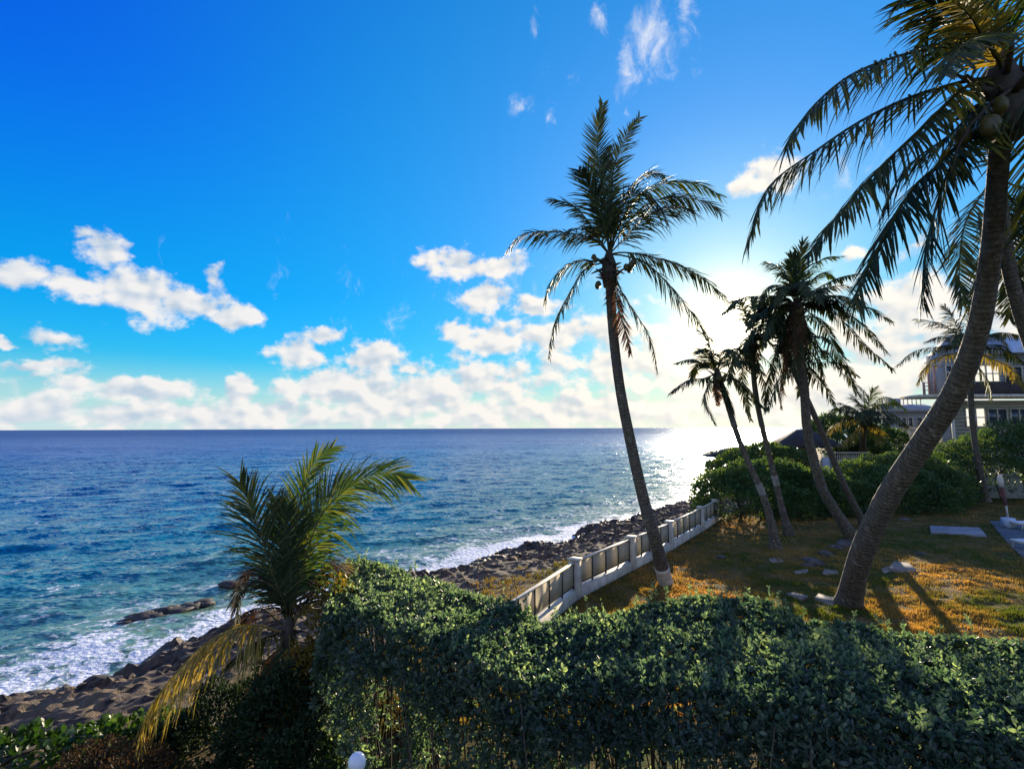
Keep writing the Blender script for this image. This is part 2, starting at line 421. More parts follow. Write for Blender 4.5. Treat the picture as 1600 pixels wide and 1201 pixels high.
# terrain
def terrain_mat():
    m_, gg, o = mat('terrain')
    pos = gg.n('ShaderNodeNewGeometry').outputs['Position']
    sd = gg.attr('sd')
    n1 = gg.noise(pos, .9, 5, .6); n2 = gg.noise(pos, 6.0, 6, .7); n3 = gg.noise(pos, 22.0, 4, .7)
    rock = gg.ramp(gg.m('ADD', gg.m('MULTIPLY', n2, .6), gg.m('MULTIPLY', n1, .4)), [(.32,(.014,.011,.010)), (.45,(.065,.046,.033)), (.55,(.19,.135,.09)), (.70,(.38,.29,.20))])
    wet = gg.smooth(gg.m('ADD', sd, gg.m('MULTIPLY', n1, 2.5)), 4.4, 1.2)
    rock = gg.mix(wet, rock, gg.mix(1.0, rock, (.38,.34,.32,1), 'MULTIPLY'))
    sand = gg.mix(n3, (.24,.185,.12,1), (.12,.09,.06,1))
    rock = gg.mix(gg.m('MULTIPLY', gg.smooth(gg.m('ADD', n1, gg.m('MULTIPLY', sd, .02)), .60, .72), gg.smooth(sd, 1.5, 3.5)), rock, sand)
    grs = gg.ramp(gg.m('ADD', gg.m('MULTIPLY', n2, .5), gg.m('MULTIPLY', n1, .5)), [(.3,(.04,.032,.015)), (.45,(.10,.06,.02)), (.55,(.13,.085,.02)), (.68,(.075,.09,.02))])
    f = gg.smooth(gg.m('ADD', sd, gg.m('MULTIPLY', gg.m('SUBTRACT', n1, .5), 5.0)), 6.8, 7.6)
    c = gg.mix(f, rock, grs)
    nrm = gg.bump(gg.m('ADD', n2, gg.m('MULTIPLY', n3, .5)), .9, .12)
    gg.nt.links.new(pbr(gg, c, gg.smooth(wet, 0, 1, .9, .35), nrm, .4), o.inputs[0]); return m_
M['terrain'] = terrain_mat()
def lawn_mat():
    m_, gg, o = mat('lawn')
    pos = gg.n('ShaderNodeNewGeometry').outputs['Position']
    n1 = gg.noise(pos, .35, 5, .6); n2 = gg.noise(pos, 3.5, 6, .7); n3 = gg.noise(pos, 30.0, 3, .7)
    c = gg.ramp(gg.m('ADD', gg.m('MULTIPLY', n2, .45), gg.m('MULTIPLY', n1, .55)), [(.33,(.035,.06,.012)), (.45,(.06,.075,.014)), (.52,(.15,.105,.035)), (.62,(.24,.145,.055)), (.75,(.15,.10,.045))])
    c = gg.mix(gg.smooth(n3, .3, .6, .5, 0), c, (.04,.03,.012,1))
    gg.nt.links.new(pbr(gg, c, .95, gg.bump(gg.m('ADD', n3, n2), .8, .05), .1), o.inputs[0]); return m_
M['lawn'] = lawn_mat()

# sea
def sea_mat():
    m_, gg, o = mat('sea')
    geo = gg.n('ShaderNodeNewGeometry'); pos = geo.outputs['Position']
    sd = gg.attr('sd'); dst = gg.attr('dist')
    R = gg.n('ShaderNodeMapping'); gg.put(R.inputs[0], pos); R.inputs['Rotation'].default_value = (0,0,math.radians(25)); R.inputs['Scale'].default_value = (.55,1.25,1)
    q = R.outputs[0]
    nA = gg.v('SUBTRACT', gg.noise(q, 1.3, 3, .55, True), (.5,.5,.5))
    nB = gg.v('SUBTRACT', gg.noise(q, 5.5, 3, .6, True), (.5,.5,.5))
    nC = gg.v('SUBTRACT', gg.noise(q, .16, 4, .6, True), (.5,.5,.5))
    far = gg.smooth(dst, 25, 160)
    nD = gg.v('SUBTRACT', gg.noise(q, .45, 3, .6, True), (.5,.5,.5))
    sl = gg.v('ADD', gg.scale(nA, gg.m('ADD', 1.05, gg.m('MULTIPLY', far, .50))), gg.scale(nB, gg.m('ADD', 1.5, gg.m('MULTIPLY', far, .5))))
    sl = gg.v('ADD', sl, gg.scale(nD, .38))
    sl = gg.v('ADD', sl, gg.scale(nC, gg.m('MULTIPLY', far, .45)))
    gust = gg.noise(gg.v('MULTIPLY', pos, (.4,1.0,1)), .035, 4, .6)
    sl = gg.scale(sl, gg.smooth(gust, .35, .65, .75, 1.25))
    sl = gg.v('MULTIPLY', sl, (1, 1, 0))
    nrm = gg.v('NORMALIZE', gg.v('ADD', geo.outputs['Normal'], sl))
    # water body colour: deep blue, teal inshore, sandy green in the shallows
    nd = gg.noise(pos, .12, 4)
    s = gg.m('ADD', sd, gg.m('MULTIPLY', gg.m('SUBTRACT', nd, .5), 10.0))   # sd negative offshore
    deep = gg.ramp(gg.m('DIVIDE', gg.m('MULTIPLY', s, -1.0), 120.0), [(0.0,(.14,.22,.13)), (.045,(.055,.16,.13)), (.12,(.005,.125,.17)), (.35,(.002,.085,.20)), (1.0,(.001,.042,.18))])
    body = gg.n('ShaderNodeBsdfDiffuse'); gg.put(body.inputs[0], deep)
    b = gg.n('ShaderNodeBsdfPrincipled')
    gg.put(b.inputs['Base Color'], deep); gg.put(b.inputs['Roughness'], gg.smooth(dst, 20, 300, .14, .30)); b.inputs['IOR'].default_value = 1.333; b.inputs['Specular IOR Level'].default_value = .36
    gg.put(b.inputs['Normal'], nrm)
    # foam
    fn = gg.noise(pos, 1.5, 6, .66, dist=1.4); fn2 = gg.noise(pos, .45, 5, .6, dist=.8)
    vor = gg.n('ShaderNodeTexVoronoi', feature='DISTANCE_TO_EDGE'); gg.put(vor.inputs['Vector'], gg.v('ADD', pos, gg.scale(gg.noise(pos, 1.2, 4, .6, True), 1.2))); vor.inputs['Scale'].default_value = 1.3
    lace = gg.smooth(vor.outputs[0], .16, .02)
    nearf = gg.smooth(sd, -4.0, -.2)
    a1 = gg.smooth(gg.m('ADD', nearf, gg.m('ADD', gg.m('MULTIPLY', gg.m('SUBTRACT', fn, .5), 2.6), gg.m('MULTIPLY', gg.m('SUBTRACT', fn2, .5), 2.4))), .42, .80)
    zone = gg.smooth(gg.m('ADD', gg.smooth(sd, -13.0, -3.0), gg.m('MULTIPLY', gg.m('SUBTRACT', fn2, .5), 2.4)), .55, 1.0)
    a2 = gg.m('MULTIPLY', gg.m('MULTIPLY', lace, zone), gg.smooth(fn, .42, .62))
    crest = gg.m('MULTIPLY', gg.smooth(gg.attr('crest'), .50, 1.1), gg.smooth(fn, .50, .62))  # whitecap flecks on the crests, also painting in the water's sparkle
    foam_glint = gg.m('MAXIMUM', gg.m('MAXIMUM', a1, gg.m('MULTIPLY', a2, .95)), gg.m('MULTIPLY', crest, .5))
    fm = pbr(gg, gg.mix(gg.noise(pos, 7.0, 4), (.80,.82,.84,1), (.62,.68,.76,1)), .7, gg.bump(gg.noise(pos, 5.0, 5), .8, .12), .3)
    fr_ = gg.n('ShaderNodeFresnel'); fr_.inputs[0].default_value = 1.333; gg.put(fr_.inputs['Normal'], nrm)
    refl = gg.m('MINIMUM', fr_.outputs[0], gg.smooth(dst, 60, 900, .54, .24))
    gl = gg.n('ShaderNodeBsdfGlossy'); gl.inputs['Color'].default_value = (.88,.96,1,1)
    gg.put(gl.inputs['Roughness'], gg.smooth(dst, 20, 250, .12, .36)); gg.put(gl.inputs['Normal'], nrm)
    gg.put(body.inputs['Normal'], nrm)
    wm = gg.n('ShaderNodeMixShader'); gg.put(wm.inputs[0], refl)
    gg.nt.links.new(body.outputs[0], wm.inputs[1]); gg.nt.links.new(gl.outputs[0], wm.inputs[2])
    gg.nt.nodes.remove(b)
    ms = gg.n('ShaderNodeMixShader'); gg.put(ms.inputs[0], foam_glint)
    gg.nt.links.new(wm.outputs[0], ms.inputs[1]); gg.nt.links.new(fm, ms.inputs[2]); gg.nt.links.new(ms.outputs[0], o.inputs[0])
    return m_
M['sea'] = sea_mat()

# ---------------------------------------------------------------- shoreline / ground
SEA = -2.0
SHORE = np.array([(-90,-60),(-30,-6),(-13.6,13.4),(-12.0,15.6),(-10.2,17.8),(-8.0,20.6),(-3.9,25.4),(1.2,30.4),(7.2,38.0),(10.7,42.2),(19.8,52.8),(33,80),(47,110),(56,131),(64,136),(80,140),(150,200),(500,600),(3000,2600),(9000,6000)], float)
def seg_sd(x, y, L):
    best = np.full(x.shape, 1e18); sgn = np.ones(x.shape)
    for i in range(len(L)-1):
        ax, ay = L[i]; bx, by = L[i+1]; ex, ey = bx-ax, by-ay
        t = np.clip(((x-ax)*ex+(y-ay)*ey)/(ex*ex+ey*ey), 0, 1)
        qx, qy = x-(ax+t*ex), y-(ay+t*ey); d = qx*qx+qy*qy
        cr = ex*qy - ey*qx      # >0 left of the line = sea
        m_ = d < best
        best = np.where(m_, d, best); sgn = np.where(m_, np.where(cr > 0, -1.0, 1.0), sgn)
    return sgn*np.sqrt(best)
FENCE = [(-1.2,9.9),(1.87,15.7),(4.25,18.8),(5.35,20.2),(6.55,21.8),(9.3,25.7),(11.0,28.2)]
FL = np.array([(-9,-4)] + FENCE + [(26,50),(60,100),(500,600)], float)
def height(x, y):
    sd = seg_sd(x, y, SHORE)
    wob = (fbm(x*.35, y*.35, 4, 3)-.5)*3.2*np.clip(1-np.abs(sd)/20, 0, 1)
    s = sd + wob
    z = np.interp(s, [-40,-8,-1.5,0,.7,2.5,5,7.5,10], [-8,-4,-2.6,-2.02,-1.62,-1.25,-.85,-.4,-.15])
    rk = np.clip(1.3-np.abs(s-2.6)/4.8, 0, 1)
    rid = 1-np.abs(fbm(x*.9, y*.9, 5, 21, .6)*2-1)*2.2
    z = z + rk*((rid-.45)*.22 + (fbm(x*1.8, y*2.6, 4, 40, .62)-.5)*.55)
    tq = (z + (fbm(x*1.1+5, y*1.6, 3, 52)-.5)*.25)/.16; fq = tq-np.floor(tq)
    zq = .16*(np.floor(tq) + np.clip((fq-.55)/.45, 0, 1)**1.5) + (fbm(x*4.5, y*4.5, 3, 57, .8)-.5)*.24
    z = z + (zq-z)*np.clip(rk, 0, 1)*.8
    fs = seg_sd(x, y, FL)       # >0 = landward of fence
    lawn = (fs > 0.0)
    bump_ = (fbm(x*1.3, y*1.6, 3, 60)-.5)*.10 + (fbm(x*2.6, y*3.6, 2, 70)-.5)*.11
    z = np.where(lawn & (sd > 5), np.where(fs < .3, -.03, 0.0) + bump_*np.clip(fs/.5, 0, 1), z)
    return z, s, fs, sd
def axis(lo, f0, f1, hi, step, k=1.10):
    mid = np.arange(f0, f1, step)
    a = []; s = step; v = f0
    while v > lo: s *= k; v -= s; a.append(v)
    b = []; s = step; v = f1
    while v < hi: b.append(v); s *= k; v += s
    b.append(hi)
    return np.concatenate([np.array(a[::-1]), mid, np.array(b)])
gx = axis(-60, -16, 22, 7000, .125); gy = axis(-60, 8, 48, 5000, .125)
X, Y = np.meshgrid(gx, gy)
Z, S_, FS, SD = height(X, Y)
V = np.stack([X.ravel(), Y.ravel(), Z.ravel()], 1)
nx, ny = len(gx), len(gy)
ii = (np.arange(ny-1)[:, None]*nx + np.arange(nx-1)[None, :]).ravel()
Q = np.stack([ii, ii+1, ii+1+nx, ii+nx], 1)
fsq = (FS.ravel()[Q]).mean(1); sq = SD.ravel()[Q].mean(1)
cx_, cy_ = X.ravel()[Q].mean(1), Y.ravel()[Q].mean(1)
is_lawn = (fsq > 0) & (cx_ > -3) & (cx_ < 46) & (cy_ > 2) & (cy_ < 46) & (sq > 5)
is_shore = (~is_lawn) & (sq < 7.0) & (sq > -12)
is_ground = (~is_lawn) & (sq >= 7.0)
def sub(name, msk, m_, attr):
    q = Q[msk]; u, inv = np.unique(q.ravel(), return_inverse=True)
    me = np_mesh(name, V[u], [inv.reshape(-1, 4)], [m_], True, {'sd': attr.ravel()[u]})
    if name == 'rocky_shore': me.polygons.foreach_set('use_smooth', np.zeros(len(me.polygons), bool))
    return tag(link(name, me), kind='structure')
sub('lawn', is_lawn, M['lawn'], S_)
sub('rocky_shore', is_shore, M['terrain'], S_)
sub('ground', is_ground, M['terrain'], S_)

# ---- sea
def waves(x, y, spacing):
    r = np.random.RandomState(5)
    z = np.zeros_like(x); hx = np.zeros_like(x); hy = np.zeros_like(x)
    lens = list(np.geomspace(.7, 9.0, 46)) + [11, 13.5, 16.0, 21.0]
    for i, L in enumerate(lens):
        th = math.radians(-58) + r.normal(0, .55 if L < 9 else .16)      # towards the coast
        a = .0105*L**.9 if L < 9.0 else .012*L**.78
        a *= r.uniform(.6, 1.3)*(.40 if L < 9 else .36)
        k = 2*math.pi/L
        ph = k*(x*math.cos(th)+y*math.sin(th)) + r.uniform(0, 6.28)
        mod = .5 + vnoise(x/(L*3.0)+i*7, y/(L*3.0), 100+i)
        fade = np.clip((L/spacing-2.5)/3.0, 0, 1)
        A = a*mod*fade
        z += A*np.sin(ph); c = A*np.cos(ph)*.9
        hx += c*math.cos(th); hy += c*math.sin(th)
    return z, hx, hy
na, nr = 760, 640
azs = np.linspace(math.radians(-68), math.radians(80), na)
rr = np.concatenate([np.geomspace(11, 320, nr-120), np.geomspace(330, 42000, 120)])
Rr, Aa = np.meshgrid(rr, azs, indexing='ij')
X, Y = Rr*np.sin(Aa), Rr*np.cos(Aa)
sp_ = np.maximum(Rr*(azs[1]-azs[0]), np.gradient(rr)[:, None]*np.ones_like(X))
zz, hx, hy = waves(X, Y, sp_)
SDs = seg_sd(X, Y, SHORE)
damp = np.clip(.35 + (-SDs)/14, .3, 1)
V = np.stack([(X-hx*damp).ravel(), (Y-hy*damp).ravel(), (SEA+zz*damp).ravel()], 1)
wob = (fbm(X*.35, Y*.35, 4, 3)-.5)*3.2*np.clip(1-np.abs(SDs)/20, 0, 1)
ii = (np.arange(nr-1)[:, None]*na + np.arange(na-1)[None, :]).ravel()
Q = np.stack([ii, ii+na, ii+na+1, ii+1], 1)
keep = SDs.ravel()[Q].max(1) < 5.0
Q = Q[keep]
slope = np.gradient(zz, axis=0)
crest = zz/np.maximum(.12, .12)
u, inv = np.unique(Q.ravel(), return_inverse=True)
me = np_mesh('sea', V[u], [inv.reshape(-1, 4)[:, ::-1]], [M['sea']], True, {'sd': (SDs+wob).ravel()[u], 'dist': Rr.ravel()[u], 'crest': (crest*.5).ravel()[u]})
tag(link('sea', me), kind='structure')

# ---------------------------------------------------------------- leaves
def leaf_mesh(name, Pn, Dn, size, aspect, m_, fold=.25, up=None, diamond=False, curl=.15, rnd=None):
    n = len(Pn)
    Dn = Dn/np.maximum(1e-6, np.linalg.norm(Dn, axis=1, keepdims=True))
    rv = RS.normal(size=(n, 3)) if up is None else up
    Sd = np.cross(Dn, rv); Sd /= np.maximum(1e-6, np.linalg.norm(Sd, axis=1, keepdims=True))
    Nn = np.cross(Sd, Dn)
    L = size.reshape(-1, 1); Wd = L*aspect*.5
    rnd = RS.rand(n) if rnd is None else rnd
    if diamond:
        V = np.stack([Pn, Pn+Dn*L*.5+Sd*Wd+Nn*Wd*fold, Pn+Dn*L - Nn*L*curl, Pn+Dn*L*.5-Sd*Wd+Nn*Wd*fold], 1).reshape(-1, 3)
        b = np.arange(n)[:, None]*4
        F = [np.concatenate([b+np.array([0,1,2]), b+np.array([0,2,3])])]
        at = np.repeat(rnd, 4)
    else:
        V = np.stack([Pn, Pn+Dn*L*.33+Sd*Wd*.85+Nn*Wd*fold, Pn+Dn*L*.72+Sd*Wd*.9+Nn*(Wd*fold-L*curl*.5), Pn+Dn*L-Nn*L*curl,
                      Pn+Dn*L*.72-Sd*Wd*.9+Nn*(Wd*fold-L*curl*.5), Pn+Dn*L*.33-Sd*Wd*.85+Nn*Wd*fold], 1).reshape(-1, 3)
        b = np.arange(n)[:, None]*6
        F = [np.concatenate([b+np.array([0,1,2,3]), b+np.array([0,3,4,5])])]
        at = np.repeat(rnd, 6)
    return np_mesh(name, V, F, [m_], False, {'rnd': at})
def unit(v): return v/np.maximum(1e-6, np.linalg.norm(v, axis=1, keepdims=True))

# ---- the clipped hedge in front
HB = np.array([(-3.0,9.6),(-1.05,8.6),(.5,7.4),(1.5,7.35),(2.8,7.5),(4.2,6.9),(5.05,6.2),(5.8,5.7),(6.8,5.1),(7.8,4.6)])
HF = np.array([(-2.45,6.7),(-1.2,6.0),(0,5.35),(1.23,4.85),(2.26,4.35),(3.1,4.05),(3.9,3.8),(4.6,3.6),(5.4,3.3),(6.2,3.0)])
def hedge_pt(u, v):
    t = u*(len(HB)-1)
    i = np.clip(np.floor(t).astype(int), 0, len(HB)-2); f = (t-i)[:, None]
    b = HB[i]*(1-f)+HB[i+1]*f; fr = HF[i]*(1-f)+HF[i+1]*f
    return fr*(1-v[:, None]) + b*v[:, None]
def hedge_top(x, y):
    z = 2.60 + (fbm(x*.55+3, y*.55, 3, 90)-.5)*.34 + (fbm(x*2.2, y*2.2, 2, 95)-.5)*.16
    z += .22*np.exp(-((x-2.9)/1.0)**2 - ((y-7.1)/1.2)**2)
    z += .16*np.exp(-((x+2.0)/.8)**2 - ((y-8.6)/1.3)**2)
    z -= .12*np.exp(-((x-.5)/.5)**2)
    return z
def hedge_samples(n, kind):
    u = RS.rand(n); 
    if kind == 'top':
        v = RS.rand(n)
        p = hedge_pt(u, v)
        edge = np.minimum(v, 1-v)/.14
        drop = np.where(edge < 1, (1-edge)**2*.38, 0)
        d = RS.exponential(.085, n)
        z = hedge_top(p[:, 0], p[:, 1]) - drop - d
        Nn = np.stack([np.where(v < .14, -.15*(1-v/.14), 0), np.where(v < .14, -.8*(1-v/.14), np.where(v > .86, .6, 0)), np.ones(n)], 1)
        return np.column_stack([p, z]), Nn, d
    if kind in ('front', 'back'):
        hgt = 1-RS.rand(n)**1.1*.99
        d = RS.exponential(.16, n)
        base = 0.02 if kind == 'front' else .98
        v = np.full(n, base)
        p = hedge_pt(u, v)
        bulge = (fbm(u*22, hgt*3.3, 3, 130)-.5)*.75 - .12*np.sin(hgt*3.1)
        zt = hedge_top(p[:, 0], p[:, 1])-.25
        off = (bulge + d)*(1 if kind == 'front' else -1)
        t = hedge_pt(u, v+.3) - p; t = unit(t)
        p = p + t*off[:, None]*1.0
        z = zt*hgt
        Nn = np.column_stack([-t*(1 if kind == 'front' else -1), np.full(n, .35)])
        gap = fbm(u*34, hgt*5.0, 3, 150)
        keep = (gap > .53 - .12*(hgt > .78) - (.25*(hgt > .9))) | (RS.rand(n) < .16)
        return np.column_stack([p, z])[keep], Nn[keep], d[keep]
    if kind == 'end':
        v = RS.rand(n); h_ = RS.rand(n)
        p = hedge_pt(np.zeros(n), v)
        d = RS.exponential(.12, n)
        z = (hedge_top(p[:, 0], p[:, 1])-.1)*h_
        bl = (fbm(v*6, h_*4, 3, 170)-.5)*.4
        p = p + np.array([[1.0, .1]])*(d+bl)[:, None]
        return np.column_stack([p, z]), np.tile([-1, -.1, .3], (n, 1)), d
hedge = thing('hedge', 'long clipped grey-green hedge with dense small oval leaves filling the foreground', 'hedge', (1.5, 6.0, 0))
allP, allD, allS, allR = [], [], [], []
for kind, n, per in (('top', 20500, 8), ('front', 17500, 7), ('back', 3600, 6), ('end', 3200, 6)):
    p, nn, d = hedge_samples(n, kind)
    stem = unit(unit(nn) + RS.normal(0, .33, p.shape) + np.array([0, 0, .35]))
    tone = fbm(p[:, 0]*1.3, p[:, 1]*1.3+p[:, 2], 3, 200)*.9-.1 + RS.normal(0, .06, len(p))
    for k in range(per):
        rad = unit(np.cross(stem, RS.normal(size=p.shape)))
        dirv = unit(stem*RS.uniform(.3, 1.3, (len(p), 1)) + rad)
        if kind in ('front',): dirv = unit(dirv + np.array([0, 0, -.25]))
        allP.append(p - stem*RS.uniform(0, .055, (len(p), 1)))
        allD.append(dirv); allS.append(RS.uniform(.030, .082, len(p))); allR.append(np.clip(tone + RS.normal(0, .26, len(p)), 0, 1))
# stray young shoots standing above the clipped top
for k in range(420):
    u_ = RS.rand(1); v_ = RS.uniform(.05, .97, 1); p0 = hedge_pt(u_, v_)[0]
    zt_ = hedge_top(np.array([p0[0]]), np.array([p0[1]]))[0] - .05
    hh_ = RS.uniform(.06, .24); ln_ = RS.normal(0, .25, 2)*hh_; m_n = int(5+hh_*50)
    t_ = RS.rand(m_n); q_ = np.column_stack([p0[0]+ln_[0]*t_, p0[1]+ln_[1]*t_, zt_+hh_*t_])
    aa_ = RS.uniform(0, 6.28, m_n)
    allP.append(q_); allD.append(np.column_stack([np.cos(aa_), np.sin(aa_), RS.uniform(.5, 1.6, m_n)]))
    allS.append(RS.uniform(.035, .06, m_n)); allR.append(np.clip(RS.normal(.6, .2, m_n), 0, 1))
hp, hd, hsz, hr = map(np.concatenate, (allP, allD, allS, allR))
# the leaves that show largest are objects of their own
dcam = np.linalg.norm(hp - np.array([0, 0, CAM_Z]), axis=1)
fy = hp[:, 1]; pxx = hp[:, 0]/np.maximum(fy, .1); pyy = (hp[:, 2]-CAM_Z)/np.maximum(fy, .1)
vis = (np.abs(pxx) < 1.0) & (pyy > -.66) & (fy > 1) & (hp[:, 2] > 1.9)
cand = np.where(vis)[0]; cand = cand[np.argsort(dcam[cand])][:2600]
pick = RS.choice(cand, 298, replace=False)
mask = np.ones(len(hp), bool); mask[pick] = False
o = link('leaves', leaf_mesh('leaves', hp[mask], hd[mask], hsz[mask], .46, M['hedge_leaf'], rnd=hr[mask]), hedge); o['kind'] = 'stuff'
lm = [leaf_mesh('leaf', np.zeros((1,3)), np.array([[0,0,1.0]]), np.array([1.0]), .5, M['hedge_leaf'], up=np.array([[0,1.0,0]]), rnd=np.array([q])) for q in (.15, .4, .6, .85)]
for k, i in enumerate(pick):
    o = bpy.data.objects.new('leaf', lm[k % 4]); COL.objects.link(o); o.parent = hedge
    o.matrix_parent_inverse = parent_world(hedge).inverted()
    o.location = hp[i] + unit(hd[i:i+1])[0]*.01; o.scale = (hsz[i]*1.15,)*3
    o.rotation_mode = 'QUATERNION'; o.rotation_quaternion = Vector(hd[i]).to_track_quat('Z', random.choice(['X', 'Y']))
mb = MB()
for k in range(260):
    u = RS.rand(1); v = RS.uniform(.06, .94, 1); p = hedge_pt(u, v)[0]
    zt = hedge_top(np.array([p[0]]), np.array([p[1]]))[0]-.12
    q = p + RS.normal(0, .22, 2); m1 = (p+q)/2 + RS.normal(0, .06, 2)
    mb.tube([(p[0], p[1], 0), (m1[0], m1[1], zt*.5), (q[0], q[1], zt)], [.016, .011, .005], 5)
    for j in range(2):
        e = q + RS.normal(0, .3, 2); mb.tube([(m1[0], m1[1], zt*.5), ((m1[0]+e[0])/2, (m1[1]+e[1])/2, zt*.78), (e[0], e[1], zt*.95)], [.008, .006, .003], 4)
o = mb.build('branches', M['twig'], hedge); o['kind'] = 'stuff'

# ---- generic bush: union of lobes filled with leaves
def bush(name, label, cat, lobes, n, size, m_, group=None, aspect=.5, upbias=.4, stems=8, shell=.35, seed=0, tone=0.0):
    L = np.array(lobes, float)      # cx,cy,cz,rx,ry,rz
    root = thing(name, label, cat, (L[0, 0], L[0, 1], max(0, L[:, 2].min()-L[:, 5].max())), group)
    vol = (L[:, 3]*L[:, 4]*L[:, 5])**(2/3); pr = vol/vol.sum()
    idx = RS.choice(len(L), n, p=pr)
    d = unit(RS.normal(size=(n, 3))); d[:, 2] = np.where(d[:, 2] < -.35, -d[:, 2], d[:, 2])
    lump = fbm(d[:, 0]*3+idx*5, d[:, 1]*3+d[:, 2]*3, 3, 300+seed)
    r = 1 + (lump-.5)*.55 - RS.exponential(shell*.3, n)
    p = L[idx, :3] + d*L[idx, 3:6]*np.clip(r, .2, 2)[:, None]
    inside = np.zeros(n, bool)
    for k in range(len(L)):
        q = (p-L[k, :3])/L[k, 3:6]; inside |= (np.sum(q*q, 1) < .45) & (idx != k)
    keep = ~inside & (p[:, 2] > (-1.9 if name in ('headland_scrub', 'sea_grape', 'shade_shrub', 'dry_shrub') else .02)) ; p, d = p[keep], d[keep]
    dirv = unit(d + RS.normal(0, .65, p.shape) + np.array([0, 0, upbias]))
    rnd = np.clip(fbm(p[:, 0]*.8, p[:, 1]*.8+p[:, 2]*1.2, 3, 310+seed)*1.1-.1+tone + RS.normal(0, .15, len(p)), 0, 1)
    o = link('foliage', leaf_mesh('foliage', p, dirv, RS.uniform(.7, 1.3, len(p))*size, aspect, m_, diamond=(size > .1 and n > 4000), rnd=rnd), root); o['kind'] = 'stuff'
    mb = MB()
    for k in range(stems):
        l = L[k % len(L)]; b = Vector((l[0]+random.uniform(-.3, .3)*l[3], l[1]+random.uniform(-.3, .3)*l[4], -.02))
        t = Vector((l[0]+random.uniform(-.6, .6)*l[3], l[1]+random.uniform(-.6, .6)*l[4], l[2]+l[5]*.6))
        m1 = (b+t)/2 + Vector((random.uniform(-.2, .2), random.uniform(-.2, .2), 0))*l[3]
        mb.tube([b, m1, t], [.05*l[5], .03*l[5], .01*l[5]], 5)
    o = mb.build('stems', M['twig'], root); o['kind'] = 'stuff'
    return root
def lobe(px, py, Yd, rx, rz, ry=None, zc=None):
    """px,py = where the lobe's top shows; Yd = distance"""
    p = P(px, py, Yd); c = p.z-rz
    return (p.x, Yd, c, rx, ry or rx, rz)

# ---------------------------------------------------------------- palms
def spline(pts, n):
    pts = [Vector(p) for p in pts]
    if len(pts) == 2: return [pts[0].lerp(pts[1], i/(n-1)) for i in range(n)]
    ext = [pts[0]*2-pts[1]] + pts + [pts[-1]*2-pts[-2]]
    dens_ = []
    for i in range(1, len(ext)-2):
        p0, p1, p2, p3 = ext[i-1:i+3]
        for k in range(12):
            t = k/12.0
            dens_.append(.5*((2*p1)+(p2-p0)*t+(2*p0-5*p1+4*p2-p3)*t*t+(3*p1-p0-3*p2+p3)*t**3))
    dens_.append(pts[-1])
    L = [0]
    for a, b in zip(dens_, dens_[1:]): L.append(L[-1]+(b-a).length)
    out_ = []; j = 0
    for i in range(n):
        s = L[-1]*i/(n-1)
        while j < len(L)-2 and L[j+1] < s: j += 1
        f = (s-L[j])/max(1e-9, L[j+1]-L[j]); out_.append(dens_[j].lerp(dens_[j+1], min(1, max(0, f))))
    return out_
def trunk(root, pts, rads, flare=1.5, m_='bark'):
    n = 90; path = spline(pts, n); seg = 14
    tot = sum((b-a).length for a, b in zip(path, path[1:]))
    V = []; F = []; ln = []; RR = []
    s = 0
    for i, p in enumerate(path):
        if i: s += (p-path[i-1]).length
        t = i/(n-1)
        r = np.interp(t, np.linspace(0, 1, len(rads)), rads)
        r *= 1 + (flare-1)*math.exp(-t*tot/.35) + .012*(i % 2) + random.uniform(-.012, .012)
        RR.append(r)
        tg = (path[min(i+1, n-1)]-path[max(i-1, 0)]).normalized()
        u = tg.cross(Vector((0, 1, 0))).normalized(); v = tg.cross(u)
        for k in range(seg):
            c = 2*math.pi*k/seg; V.append(p+u*(r*math.cos(c))+v*(r*math.sin(c))); ln.append(s)
    for i in range(n-1):
        for k in range(seg): F.append((i*seg+k, i*seg+(k+1) % seg, (i+1)*seg+(k+1) % seg, (i+1)*seg+k))
    me = np_mesh('trunk', V, [np.array(F), ], [M[m_]], True, {'len': np.array(ln)})
    link('trunk', me, root); root['radii'] = RR; return path, tot
def band(root, path, t0, t1, rad, m_='white'):
    n = len(path); a, b = int(t0*(n-1)), max(int(t0*(n-1))+2, int(t1*(n-1)))
    mb = MB(); mb.tube(path[a:b+1], [q*1.02+.006 for q in list(root['radii'])[a:b+1]], 16); mb.build('painted_band', M[m_], root, True)
